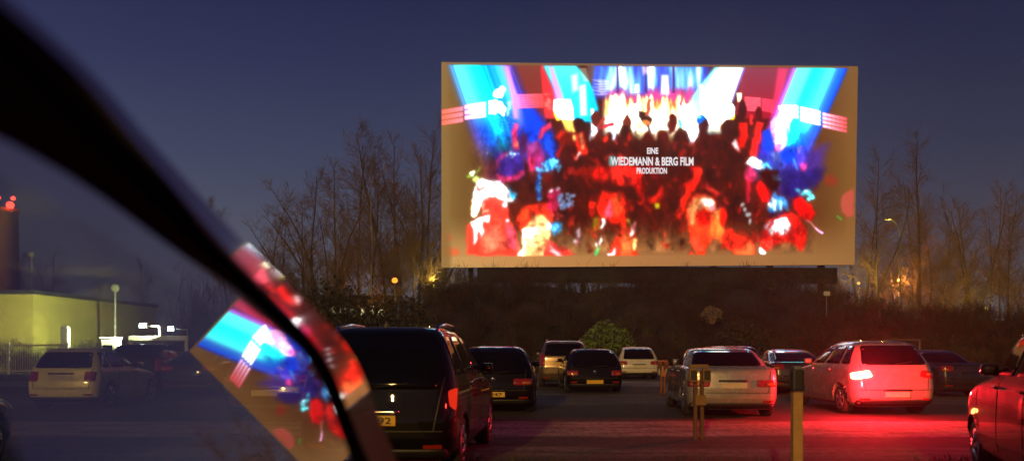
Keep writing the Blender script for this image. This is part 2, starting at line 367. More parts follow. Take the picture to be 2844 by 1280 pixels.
# dark mass behind the title
for a in [(1690, 420, 60, 40), (1770, 415, 60, 38), (1640, 440, 34, 60), (1860, 430, 70, 40), (1960, 440, 60, 50), (1990, 480, 44, 60), (2040, 400, 40, 60), (1570, 460, 30, 60), (2000, 560, 60, 40), (1860, 500, 26, 40), (1790, 500, 30, 34), (1610, 560, 40, 60), (1790, 560, 50, 40), (1740, 500, 14, 30)]:
    ell(*a, (70, 14, 0), 0, .6, .8)
stroke([(1605, 370), (1612, 400), (1620, 420)], 26, (250, 40, 20), 8); stroke([(1610, 372), (1618, 412)], 7, (255, 200, 120), 6, .9)
stroke([(1566, 362), (1550, 380)], 14, (230, 40, 10), 6); ell(1592, 380, 4, 8, (255, 220, 110), 0, .6)
stroke([(1610, 424), (1602, 440)], 9, (255, 110, 110), 5); ell(1608, 430, 3, 8, (255, 240, 240), 25, .8)
ell(1680, 388, 7, 11, (240, 40, 16), 0, .5); stroke([(1704, 380), (1712, 400)], 6, (220, 60, 60), 5); ell(1748, 380, 7, 12, (210, 30, 14), 0, .6)
stroke([(1560, 405), (1548, 430)], 10, (180, 20, 10), 6)
poly([(1640, 368), (1646, 362), (1642, 388), (1638, 392)], (200, 225, 255), 3); poly([(1695, 366), (1712, 364), (1706, 392), (1700, 388)], (190, 225, 255), 3)
poly([(1905, 372), (1935, 366), (1930, 392), (1924, 398)], (240, 230, 255), 4)
poly([(1776, 380), (1784, 378), (1790, 365)], (255, 240, 180), 2)
# lower crowd
stroke([(1710, 460), (1716, 500), (1760, 500), (1774, 480)], 30, (244, 34, 20), 8); stroke([(1770, 480), (1780, 560)], 20, (240, 20, 8), 7)
ell(1745, 480, 40, 20, (250, 38, 24), 0, .4); ell(1668, 482, 26, 22, (200, 20, 8), 20, .6); stroke([(1640, 520), (1620, 470), (1600, 480)], 14, (150, 20, 4), 10)
poly([(1672, 528), (1700, 534), (1730, 530), (1740, 560), (1742, 620), (1728, 640), (1700, 616), (1680, 610), (1664, 600), (1660, 560)], (252, 34, 10), 8, 1)
poly([(1690, 560), (1700, 550), (1702, 600), (1688, 606), (1676, 600)], (230, 90, 130), 10, .9); ell(1716, 570, 12, 34, (250, 80, 34), 0, .7)
poly([(1634, 560), (1652, 562), (1652, 590), (1642, 606), (1634, 590)], (244, 30, 10), 5); poly([(1642, 604), (1662, 600), (1666, 636), (1650, 640)], (132, 108, 10), 6)
poly([(1728, 620), (1762, 640), (1770, 690), (1776, 711), (1690, 711), (1700, 670), (1716, 644)], (240, 56, 26), 7, 1); poly([(1736, 640), (1756, 660), (1758, 708), (1722, 708), (1724, 670)], (250, 120, 56), 12, .8)
stroke([(1688, 708), (1704, 702), (1710, 692)], 8, (255, 210, 220), 5)
for a in [((1672, 606), (1676, 620), (1670, 632)), ((1756, 620), (1756, 640), (1752, 650))]: stroke(a, 9, (255, 255, 255), 3)
stroke([(1746, 608), (1750, 622)], 7, (200, 220, 60), 4); stroke([(1762, 616), (1758, 638)], 8, (255, 250, 250), 3); stroke([(1762, 660), (1764, 690)], 9, (255, 230, 130), 4)
poly([(1648, 672), (1660, 670), (1672, 657), (1670, 672), (1662, 684), (1652, 684)], (255, 255, 252), 3); poly([(1654, 684), (1663, 684), (1659, 709), (1650, 709)], (90, 210, 110), 4)
poly([(1600, 636), (1608, 632), (1612, 650), (1604, 680), (1592, 672), (1600, 664)], (250, 130, 150), 4); ell(1606, 648, 3.5, 14, (255, 240, 250), 8, .6); ell(1595, 671, 5, 4, (255, 250, 240), 0, .6)
stroke([(1806, 462), (1840, 540), (1826, 560)], 8, (140, 10, 4), 8)
poly([(1820, 540), (1838, 510), (1842, 528), (1836, 545), (1824, 560), (1800, 566), (1796, 552)], (240, 32, 16), 6); ell(1783, 560, 9, 8, (240, 34, 16), 0, .5)
poly([(1818, 563), (1832, 564), (1832, 578), (1820, 578)], (232, 240, 10), 3, 1, .3)
stroke([(1930, 460), (1935, 500), (1910, 520)], 22, (226, 26, 10), 8); stroke([(1936, 505), (1900, 560), (1886, 600)], 16, (240, 30, 10), 7); poly([(1872, 594), (1894, 560), (1904, 580), (1890, 610)], (240, 34, 14), 5)
ell(1940, 475, 12, 14, (236, 40, 24), 0, .6); stroke([(1960, 512), (1992, 540)], 12, (214, 22, 12), 8); stroke([(1962, 520), (1998, 536)], 6, (240, 60, 50), 4)
_g = np.random.RandomState(77)
for _ in range(150):
    x_, y_ = 1560+_g.rand()*520, 385+_g.rand()*290; a_ = math.pi/2+_g.randn()*.6; l_ = 8+_g.rand()*26
    c_ = [DK, DK, DR, (30, 4, 0), RD, (150, 14, 4), RB][_g.randint(7)]
    stroke([(x_, y_), (x_+l_*math.cos(a_), y_+l_*math.sin(a_))], 4+_g.rand()*10, c_, 6, .5, 1.5)
# blonde dancer with bowed head
poly([(1905, 590), (1916, 560), (1936, 542), (1966, 538), (1986, 556), (1996, 590), (1985, 620), (1984, 660), (1966, 680), (1954, 711), (1935, 711), (1920, 670), (1908, 640)], (250, 60, 24), 7)
poly([(1912, 580), (1930, 552), (1960, 545), (1984, 560), (1990, 584), (1974, 590), (1950, 574), (1930, 590), (1922, 620), (1914, 620)], (255, 168, 96), 8, .9)
ell(1966, 562, 22, 13, (255, 226, 214), 15, .6, .9); ell(1980, 580, 12, 10, (255, 130, 160), 30, .7, .8); ell(1955, 604, 18, 22, (240, 18, 2), 0, .5)
poly([(1978, 596), (2002, 578), (2014, 590), (2008, 640), (2004, 676), (1986, 656), (1970, 660), (1972, 620)], (255, 110, 40), 8); ell(1998, 598, 11, 12, (255, 160, 76), 0, .6); ell(2010, 604, 9, 28, (244, 24, 10), 0, .5)
poly([(2004, 650), (2030, 630), (2056, 655), (2086, 664), (2098, 700), (2100, 708), (2038, 709), (2020, 686), (2006, 690)], (250, 44, 24), 8); poly([(2034, 694), (2060, 690), (2078, 668), (2092, 692), (2096, 707), (2042, 707)], (255, 122, 60), 9, .9)
stroke([(1920, 665), (1946, 690)], 16, (255, 80, 50), 8); poly([(1916, 709), (1921, 690), (1929, 709)], (244, 60, 40), 3)
# left beam dancers
stroke([(1434, 352), (1428, 372), (1430, 400), (1434, 412)], 15, (255, 50, 110), 5); ell(1436, 348, 7, 9, (255, 90, 150), 0, .4); ell(1434, 402, 7, 9, (255, 110, 90), 0, .7)
poly([(1440, 380), (1462, 372), (1466, 420), (1450, 430)], (110, 30, 90), 9, .9)
poly([(1498, 368), (1512, 350), (1530, 336), (1532, 352), (1514, 372), (1500, 386), (1490, 380)], (255, 54, 90), 6)
poly([(1466, 400), (1488, 388), (1504, 395), (1512, 440), (1500, 470), (1478, 474), (1464, 440)], (180, 44, 120), 10, 1); poly([(1470, 440), (1486, 440), (1484, 474), (1474, 478)], (230, 36, 80), 8, .9); ell(1484, 410, 14, 14, (200, 80, 170), 0, .7)
poly([(1375, 430), (1400, 418), (1440, 415), (1452, 440), (1460, 480), (1440, 500), (1380, 490)], (64, 36, 150), 12, .9)
poly([(1396, 424), (1414, 418), (1412, 430), (1390, 450), (1378, 480), (1366, 486), (1374, 460)], (196, 50, 120), 7, .9); stroke([(1368, 486), (1400, 497), (1430, 494), (1454, 478)], 14, (226, 48, 110), 7)
for p in ((1420, 425, 6, 7), (1430, 430, 5, 5), (1408, 432, 4, 4), (1438, 426, 3, 3), (1425, 438, 4, 3), (1354, 426, 3, 3)): ell(*p, (170, 225, 255), 0, .6)
poly([(1350, 452), (1380, 448), (1378, 520), (1352, 510)], (110, 40, 60), 14, .8)
# olive hair ornament, white feather headdress
ell(1311, 482, 9, 11, (240, 255, 200), 20, .4); ell(1301, 492, 9, 6, (150, 190, 60), -20, .6); ell(1324, 500, 11, 9, (200, 226, 120), -30, .5); stroke([(1318, 484), (1328, 476), (1332, 464)], 5, (130, 150, 60), 3)
poly([(1322, 510), (1340, 496), (1365, 500), (1398, 508), (1412, 530), (1436, 540), (1424, 560), (1400, 570), (1380, 566), (1360, 560), (1330, 580), (1326, 602), (1310, 600), (1310, 560)], (255, 250, 246), 5, 1)
poly([(1324, 516), (1330, 532), (1352, 524), (1346, 518), (1334, 526)], (240, 50, 40), 3, .9); poly([(1408, 512), (1424, 534), (1437, 540), (1430, 552), (1420, 554), (1418, 536)], (30, 170, 240), 5, .95)
ell(1391, 506, 6, 6, (255, 140, 210), 0, .6)
poly([(1338, 560), (1360, 548), (1380, 544), (1400, 560), (1414, 580), (1410, 606), (1380, 612), (1340, 600), (1334, 580)], (250, 56, 40), 8)
stroke([(1312, 560), (1309, 594)], 6, (255, 200, 150), 4); stroke([(1322, 562), (1318, 602)], 6, (255, 220, 180), 4); stroke([(1400, 566), (1405, 570)], 16, (255, 235, 235), 6); stroke([(1343, 564), (1340, 580)], 5, (255, 160, 120), 4)
poly([(1298, 625), (1330, 606), (1360, 595), (1414, 608), (1432, 630), (1440, 680), (1440, 711), (1330, 711), (1300, 704)], (250, 66, 44), 9, 1)
poly([(1344, 640), (1390, 620), (1402, 660), (1400, 690), (1350, 700), (1340, 680)], (255, 122, 88), 16, .8); poly([(1406, 620), (1428, 630), (1436, 690), (1412, 690)], (250, 84, 120), 10, .8)
poly([(1310, 616), (1362, 596), (1360, 615), (1344, 616), (1342, 640), (1336, 662), (1330, 640), (1326, 636), (1322, 676), (1314, 680), (1314, 640)], (255, 250, 250), 5, 1); ell(1410, 612, 7, 4, (255, 200, 220), 30, .8); stroke([(1340, 590), (1356, 586)], 6, (255, 190, 150), 4)
# man with red hair in the foreground
poly([(1434, 610), (1440, 590), (1456, 572), (1480, 564), (1520, 562), (1534, 580), (1534, 630), (1526, 642), (1520, 612), (1490, 600), (1462, 625), (1450, 640), (1438, 630)], (244, 46, 20), 6, 1); ell(1458, 596, 12, 16, (255, 100, 44), 30, .8, .8)
poly([(1462, 625), (1484, 600), (1510, 596), (1524, 614), (1530, 650), (1522, 676), (1514, 712), (1448, 712), (1452, 690), (1456, 660), (1448, 640)], (255, 196, 120), 6, 1)
poly([(1452, 634), (1480, 632), (1494, 630), (1492, 648), (1470, 660), (1454, 662)], (255, 236, 230), 7, 1); ell(1478, 626, 11, 5, (214, 110, 70), -8, .7); ell(1505, 622, 9, 5, (220, 110, 70), -8, .7)
ell(1489, 652, 8, 3, (226, 110, 80), 0, .8); ell(1488, 672, 12, 3, (240, 110, 80), 0, .8); poly([(1464, 684), (1510, 680), (1500, 711), (1480, 711)], (238, 140, 84), 8, .7); poly([(1450, 660), (1462, 668), (1460, 711), (1450, 711)], (255, 240, 190), 6, .9)
poly([(1436, 706), (1448, 690), (1452, 700), (1450, 711), (1436, 711)], (255, 200, 200), 4); poly([(1518, 664), (1540, 672), (1574, 690), (1594, 710), (1514, 711)], (246, 64, 50), 5, 1); poly([(1526, 676), (1540, 690), (1562, 710), (1550, 711), (1530, 700)], (255, 190, 200), 6, .9)
# glitter of the costumes
def glit(x0, y0, x1, y1, n, col, r=3.4, seed=1):
    g = np.random.RandomState(seed)
    for _ in range(n): ell(x0+g.rand()*(x1-x0), y0+g.rand()*(y1-y0), r*(.5+g.rand()), r*(.5+g.rand()), col, g.rand()*90, .5, .95)
ell(1528, 455, 16, 14, (10, 100, 200), 0, .4); glit(1515, 442, 1556, 476, 22, (90, 200, 255), 4, 2); glit(1490, 455, 1518, 480, 9, (70, 180, 250), 5, 3); stroke([(1500, 480), (1494, 510), (1496, 545)], 10, (20, 70, 190), 6, .9); glit(1488, 480, 1504, 556, 16, (60, 170, 250), 3, 4)
ell(1540, 540, 22, 14, (220, 30, 80), 0, .5, .9); ell(1530, 530, 8, 5, (255, 220, 240), 0, .5); ell(1550, 527, 7, 5, (255, 210, 240), -30, .5); ell(1536, 570, 18, 16, (226, 30, 90), 0, .6, .8)
glit(1552, 540, 1592, 580, 30, (150, 190, 255), 4.5, 5); glit(1522, 556, 1560, 610, 12, (240, 60, 90), 3, 6)
poly([(1520, 618), (1534, 616), (1548, 620), (1560, 618), (1560, 636), (1548, 644), (1538, 655), (1530, 640), (1520, 632)], (50, 160, 245), 5); ell(1524, 626, 6, 8, (240, 230, 255), 0, .6); glit(1536, 620, 1560, 645, 9, (120, 220, 255), 3, 7)
# right hand dancers
stroke([(2064, 340), (2066, 380), (2056, 400)], 26, (240, 24, 10), 7); stroke([(2088, 318), (2088, 345)], 9, (240, 40, 40), 4); stroke([(2112, 340), (2100, 390), (2090, 430)], 20, (250, 30, 20), 7)
poly([(2034, 396), (2042, 384), (2052, 400), (2054, 420), (2042, 412)], (255, 240, 245), 3); poly([(2032, 396), (2040, 410), (2054, 422), (2044, 420)], (250, 50, 50), 3)
poly([(2138, 340), (2160, 320), (2176, 340), (2184, 380), (2186, 400), (2174, 420), (2164, 430), (2150, 410), (2142, 370)], (255, 160, 210), 7, 1); poly([(2156, 400), (2172, 402), (2166, 425), (2152, 420)], (255, 90, 170), 6)
poly([(2118, 370), (2140, 360), (2150, 410), (2140, 425), (2118, 410)], (0, 60, 250), 8, 1); poly([(2140, 424), (2166, 422), (2166, 450), (2144, 448)], (120, 140, 230), 10, .8); ell(2190, 430, 20, 22, (0, 60, 240), 0, .5)
ell(2222, 418, 4, 12, (150, 110, 190), 0, .7); poly([(2224, 460), (2234, 448), (2244, 456), (2238, 472), (2228, 474)], (240, 60, 140), 4); stroke([(2204, 442), (2216, 470)], 4, (60, 220, 250), 3, .9)
poly([(2066, 455), (2080, 438), (2096, 434), (2112, 446), (2122, 462), (2114, 472), (2098, 462), (2080, 462), (2070, 458)], (255, 255, 255), 4); ell(2084, 484, 16, 24, (236, 50, 110), 0, .5)
poly([(2104, 476), (2130, 466), (2160, 474), (2168, 500), (2160, 520), (2150, 540), (2130, 520), (2112, 500)], (62, 8, 2), 6); glit(2120, 452, 2144, 468, 14, (80, 210, 250), 3, 8); glit(2144, 474, 2172, 500, 9, (60, 170, 240), 2.5, 9)
poly([(2104, 500), (2124, 508), (2136, 530), (2142, 560), (2120, 560), (2100, 520)], (244, 14, 10), 7); stroke([(2080, 500), (2076, 560)], 12, (214, 24, 50), 8)
poly([(2148, 534), (2160, 545), (2178, 550), (2188, 570), (2188, 588), (2176, 580), (2170, 594), (2160, 600), (2152, 590), (2138, 596), (2134, 580), (2142, 556)], (60, 150, 240), 4); poly([(2144, 548), (2156, 556), (2156, 590), (2148, 580)], (235, 250, 255), 4); stroke([(2168, 560), (2170, 584)], 6, (190, 230, 255), 4); ell(2140, 570, 5, 10, (230, 250, 255), 0, .5); stroke([(2160, 584), (2162, 604)], 4, (240, 240, 255), 3)
poly([(2134, 590), (2180, 586), (2188, 606), (2140, 608)], (60, 6, 40), 5, .8)
for p in ((2216, 528, 9, 5), (2240, 535, 12, 7), (2228, 540, 7, 5), (2256, 546, 10, 6), (2246, 550, 8, 4), (2210, 526, 5, 3)): ell(*p, (90, 220, 235), 20, .5)
ell(2240, 532, 5, 3, (220, 255, 250), 0, .6)
poly([(2200, 555), (2222, 548), (2250, 566), (2262, 596), (2250, 620), (2222, 600), (2200, 580)], (250, 12, 8), 8, 1)
poly([(2190, 590), (2215, 600), (2240, 640), (2240, 670), (2232, 690), (2222, 700), (2206, 684), (2180, 668), (2140, 690), (2112, 706), (2110, 660), (2130, 610)], (240, 22, 12), 8, .95)
poly([(2148, 612), (2166, 606), (2184, 604), (2196, 630), (2188, 642), (2180, 640), (2176, 655), (2168, 650), (2156, 636), (2144, 654), (2136, 640), (2146, 628)], (255, 248, 255), 4); poly([(2122, 628), (2142, 612), (2140, 622), (2130, 640)], (255, 200, 220), 4)
for a in ((150, 20), (120, 26), (90, 30), (60, 30), (35, 28), (10, 26)): stroke([(2168, 622), (2168+a[1]*math.cos(R(a[0])), 622+a[1]*math.sin(R(a[0])))], 5, (255, 240, 250), 3)
stroke([(2240, 611), (2254, 620), (2264, 632)], 5, (255, 150, 140), 3); stroke([(2264, 632), (2276, 642), (2283, 646)], 6, (250, 170, 220), 3)
poly([(2106, 690), (2112, 686), (2126, 706), (2120, 710), (2110, 704)], (250, 250, 255), 3); glit(2112, 668, 2150, 690, 7, (250, 120, 100), 3, 10)
for p in ((2062, 572, 6, 6), (2072, 584, 5, 6), (2080, 598, 6, 7), (2084, 616, 4, 6)): ell(*p, (235, 245, 255), 20, .4)
glit(2094, 570, 2118, 620, 10, (240, 20, 14), 3, 12); stroke([(2060, 576), (2052, 592)], 6, (230, 40, 30), 3)
stroke([(2092, 640), (2100, 668)], 14, (220, 30, 20), 10, .9); stroke([(2056, 640), (2080, 660)], 12, (200, 30, 10), 12, .8)
poly([(2336, 560), (2348, 530), (2372, 520), (2372, 600), (2350, 604), (2340, 590)], (196, 84, 66), 7, .95); ell(2308, 500, 18, 14, (160, 50, 28), 0, .8, .8)
for p in ((2326, 601), (2330, 606), (2335, 611)): ell(p[0], p[1], 2.6, 2.2, (40, 220, 50), 30, .5)
for a in [(1240, 660, 16, 16), (1256, 700, 22, 12), (1234, 700, 10, 20)]: ell(*a, (224, 98, 52), 0, .8, .8)
ell(1846, 650, 4, 10, (220, 50, 30), 0, .7)
# title smear
poly([(1692, 434), (1710, 434), (1710, 460), (1692, 460)], (120, 220, 220), 6, 1, 0)
# --- the cloth round the picture, its ambient light painted in
def edge(x0, y0, x1, y1): return y0+(gx-x0)/(x1-x0)*(y1-y0)
bot = edge(1226, 713, 2380, 705); top = edge(1226, 180, 2380, 190)
cb = smooth(-1.5, 1.5, gy-bot); ct = 1-smooth(-1.5, 1.5, gy-top)
blend(cb, foot); blend(ct, ramp(cx, [(0, (134, 96, 56)), (.5, (122, 88, 66)), (1, (128, 82, 34))]))
cl = 1-smooth(1232, 1250, gx-(gy-180)*.02); blend(cl*(1-((gy > 292) & (gy < 352)))*.85, (144, 110, 60))
cr = smooth(2350, 2366, gx+(gy-190)*.02); blend(cr*.9*(1-smooth(500, 520, gy)*(1-smooth(600, 612, gy))), ramp((gy-180)/560, [(0, (130, 90, 46)), (.6, (132, 86, 38)), (1, (150, 106, 58))]))
IMG[:] = np.clip(IMG, 0, 255)
def blur(a, rx, ry):
    for ax_, r in ((1, rx), (0, ry)):
        if r < .3: continue
        k = np.exp(-.5*(np.arange(-int(3*r)-1, int(3*r)+2)/r)**2); k /= k.sum(); h = len(k)//2; o = np.zeros_like(a)
        for i_, w_ in enumerate(k): 
            o += w_*np.roll(a, i_-h, axis=ax_)
        a = o
    return a
crowd = (smooth(330, 380, gy)*(1-smooth(690, 708, gy))*smooth(1290, 1340, gx)*(1-smooth(2230, 2290, gx)))[..., None]
soft_ = blur(IMG, .8, 1.2); wide = blur(IMG, 4., 5.)
IMG[:] = IMG*(1-crowd)+(soft_*.84+wide*.16)*crowd
fold = (vnoise(22, 40, 71, 3)-.5)*1.1; fine_ = (vnoise(6, 9, 72, 2)-.5)*.55
IMG[:] = IMG*(1+crowd*(fold+fine_)[..., None]*.75)
IMG[:] = blur(IMG, .55, .55)
halo = blur(np.clip(IMG-150, 0, 255), 9, 9)
IMG[:] = np.clip(IMG*1.04+halo*.22, 0, 255)

def build_screen():
    c = [(1226, 172.5), (2383, 184.5), (2373, 735), (1226, 743)]            # tl tr br bl in photograph pixels
    k = 2576/2844
    D0, D1 = 58.0, 58.0*514/496.
    TL, BL = at(c[0][0]*k, c[0][1]*k, D0), at(c[3][0]*k, c[3][1]*k, D0)
    TR, BR = at(c[1][0]*k, c[1][1]*k, D1), at(c[2][0]*k, c[2][1]*k, D1)
    n = (TR-TL).cross(BL-TL).normalized()
    BR = BR-n*((BR-TL).dot(n))
    org = (BL+BR)/2; org.z = 0
    NX, NY = 560, 280
    u = np.linspace(0, 1, NX+1); v = np.linspace(0, 1, NY+1)
    U, V = np.meshgrid(u, v)
    tl, tr, br, bl = [np.array(p-org) for p in (TL, TR, BR, BL)]
    # photo position of each vertex through the true perspective of the screen's plane
    Pw = (tl*(1-U[..., None])*(1-V[..., None])+tr*U[..., None]*(1-V[..., None])+br*U[..., None]*V[..., None]+bl*(1-U[..., None])*V[..., None])
    W = Pw+np.array(org)
    sx = ((W[..., 0]/W[..., 1]*F+CX)/k-FX0)/FS; sy = ((HY-(W[..., 2]-CH)/W[..., 1]*F)/k-FY0)/FS
    sx = np.clip(sx, 0, FW-1.01); sy = np.clip(sy, 0, FH-1.01)
    i = sx.astype(int); j = sy.astype(int); fu = (sx-i)[..., None]; fv = (sy-j)[..., None]
    C = (IMG[j, i]*(1-fu)+IMG[j, i+1]*fu)*(1-fv)+(IMG[j+1, i]*(1-fu)+IMG[j+1, i+1]*fu)*fv
    C = C/255.; L = np.where(C <= .04045, C/12.92, ((C+.055)/1.055)**2.4)
    lum = L.max(axis=2, keepdims=True)*.4+L.mean(axis=2, keepdims=True)*.6
    L = L*(1.0+3.4*lum**5)
    me = bpy.data.meshes.new('picture')
    idx = np.arange((NX+1)*(NY+1)).reshape(NY+1, NX+1)
    q = np.stack([idx[:-1, :-1], idx[1:, :-1], idx[1:, 1:], idx[:-1, 1:]], -1).reshape(-1, 4)
    me.vertices.add(len(Pw.reshape(-1, 3))); me.vertices.foreach_set('co', Pw.reshape(-1).astype(np.float32))
    me.loops.add(q.size); me.loops.foreach_set('vertex_index', q.reshape(-1).astype(np.int32))
    me.polygons.add(len(q)); me.polygons.foreach_set('loop_start', np.arange(0, q.size, 4, dtype=np.int32))
    me.update(calc_edges=True)
    ca = me.color_attributes.new('film', 'FLOAT_COLOR', 'POINT')
    ca.data.foreach_set('color', np.concatenate([L, np.ones(L.shape[:2]+(1,))], -1).reshape(-1).astype(np.float32))
    m, nt, out = nodes('projected film')
    at_ = nt.nodes.new('ShaderNodeAttribute'); at_.attribute_name = 'film'
    e = nt.nodes.new('ShaderNodeEmission'); e.inputs[1].default_value = 1.0
    nt.links.new(at_.outputs['Color'], e.inputs[0]); nt.links.new(e.outputs[0], out.inputs[0])
    root = empty('cinema_screen', org)
    tag(root, 'huge outdoor cinema screen showing a red and blue nightclub crowd with white title lettering', 'screen')
    link('projected_picture', me, m, root)
    # the cloth panel behind it, the steel behind that and the legs
    ax = (TR-TL).normalized(); up = Vector((0, 0, 1)); back = ax.cross(up).normalized()*-1
    if back.y < 0: back = -back
    pts = [Vector(p) for p in (tl, tr, br, bl)]
    mb = MB(); a = [p+back*.01 for p in pts]; b = [p+back*.35 for p in pts]
    mb.add(a+b, [(0, 3, 2, 1), (4, 5, 6, 7), (0, 1, 5, 4), (1, 2, 6, 5), (2, 3, 7, 6), (3, 0, 4, 7)])
    mb.build('backing_panel', mat('screen backing', (.12, .1, .08), .8), root)
    steel = mat('dark painted steel', (.005, .004, .004), .8)
    wd = (TR-TL).length
    for f in (.07, .2, .34, .5, .66, .8, .93):
        p = Vector(bl)*(1-f)+Vector(br)*f+back*.9
        MB().box((p.x, p.y, p.z/2+.4), (.35, .5, p.z+.8)).build('support_leg', steel, root)
    g = MB(); ang = math.atan2(ax.y, ax.x)
    p = Vector(bl)*(.5-.02)+Vector(br)*.52+back*.5
    g.box((p.x+.1, p.y, p.z-.56), (wd*.87, .3, 1.12), rz=ang)
    g.build('lower_fascia', steel, root)
    # title lettering
    tm = glow('title lettering white', (1, .95, .97), .85)
    for txt, X, Y, h, wpx in (('EINE', 1812, 427, 17, 31), ('WIEDEMANN & BERG FILM', 1812, 459, 24, 230), ('PRODUKTION', 1810, 482, 17, 84)):
        cu = bpy.data.curves.new('t', 'FONT'); cu.body = txt; cu.align_x = 'CENTER'; cu.size = 1; cu.extrude = .01; cu.offset = .03; cu.resolution_u = 3
        tmp = bpy.data.objects.new('t', cu); COL.objects.link(tmp)
        dg = bpy.context.evaluated_depsgraph_get(); me2 = bpy.data.meshes.new_from_object(tmp.evaluated_get(dg))
        bpy.data.objects.remove(tmp)
        # where the line stands on the screen's plane
        def onp(px, py):
            r = Vector(((px*k-CX)/F, 1, (HY-py*k)/F)); o = Vector((0, 0, CH))
            return o+r*((TL-o).dot(n)/r.dot(n))
        w3 = (onp(X+wpx/2, Y)-onp(X-wpx/2, Y)).length; h3 = (onp(X, Y-h)-onp(X, Y)).length
        xs = [v.co.x for v in me2.vertices]; ys = [v.co.y for v in me2.vertices]
        sxx = w3/(max(xs)-min(xs)); syy = h3/(max(ys)-min(ys))
        o3 = onp(X, Y)-org-back*.03
        for v in me2.vertices:
            x, y, z = v.co
            v.co = o3+ax*(x*sxx)+up*(y*syy)-back*z
        link('title_lettering', me2, tm, root)
    return TL, TR, BR, BL, back
# ---------------------------------------------------------------- cars
# profile rows: height, rear end, front end, half width (rear of the car at y = 0, front towards +y)
def prof(kind):
    if kind == 'hatch':
        return 4.2, [(.17, .16, 4.0, .78), (.24, .06, 4.12, .85), (.36, .01, 4.18, .885), (.55, 0, 4.2, .895), (.68, .02, 4.17, .895), (.78, .05, 4.05, .89), (.86, .07, 3.7, .88), (.93, .085, 3.2, .865),
                (.97, .10, 3.0, .85), (1.05, .15, 2.85, .82), (1.18, .24, 2.58, .765), (1.30, .33, 2.3, .705), (1.38, .42, 2.08, .655), (1.43, .54, 1.95, .60), (1.455, .72, 1.8, .52), (1.47, 1.05, 1.6, .34)]
    if kind == 'mpv':
        return 4.5, [(.19, .16, 4.3, .8), (.28, .05, 4.42, .87), (.42, 0, 4.48, .90), (.62, 0, 4.5, .905), (.8, .04, 4.4, .905), (.92, .06, 4.1, .895), (1.0, .075, 3.6, .88),
                (1.05, .085, 3.4, .868), (1.15, .12, 3.2, .84), (1.3, .19, 2.9, .79), (1.42, .26, 2.66, .74), (1.52, .34, 2.45, .70), (1.58, .42, 2.3, .655), (1.62, .55, 2.15, .585), (1.64, .75, 2.0, .5), (1.65, 1.1, 1.8, .33)]
    if kind == 'suv':
        return 4.5, [(.26, .16, 4.3, .8), (.34, .05, 4.4, .88), (.5, 0, 4.48, .91), (.75, .0, 4.5, .915), (.9, .03, 4.42, .91), (1.0, .05, 4.1, .90), (1.08, .06, 3.5, .885),
                (1.12, .07, 3.2, .87), (1.25, .12, 3.05, .835), (1.4, .18, 2.85, .79), (1.52, .25, 2.65, .745), (1.61, .33, 2.5, .70), (1.66, .42, 2.35, .65), (1.69, .6, 2.2, .57), (1.705, .9, 2.0, .38)]
    if kind == 'sedan':
        return 4.5, [(.17, .16, 4.3, .78), (.25, .05, 4.42, .84), (.4, .0, 4.48, .87), (.6, 0, 4.5, .875), (.75, .015, 4.47, .875), (.88, .03, 4.2, .87), (.95, .05, 3.6, .86), (.985, .10, 3.2, .85),
                (1.0, .72, 3.05, .83), (1.08, .84, 2.9, .805), (1.18, 1.0, 2.7, .755), (1.28, 1.17, 2.5, .7), (1.345, 1.32, 2.3, .64), (1.375, 1.48, 2.2, .57), (1.395, 1.75, 2.0, .36)]
    if kind == 'coupe':
        return 4.3, [(.15, .16, 4.1, .78), (.24, .05, 4.22, .85), (.4, .0, 4.28, .88), (.58, 0, 4.3, .885), (.72, .02, 4.22, .885), (.84, .05, 3.9, .88), (.92, .1, 3.2, .865), (.95, .3, 2.95, .85),
                (1.02, .52, 2.8, .81), (1.12, .82, 2.6, .75), (1.22, 1.12, 2.36, .69), (1.29, 1.4, 2.15, .62), (1.32, 1.6, 2.0, .54), (1.335, 1.75, 1.9, .36)]
def interp(tab, z, k):
    if z <= tab[0][0]: return tab[0][k]
    for a, b in zip(tab, tab[1:]):
        if z <= b[0]:
            t = (z-a[0])/(b[0]-a[0]); return a[k]*(1-t)+b[k]*t
    return tab[-1][k]
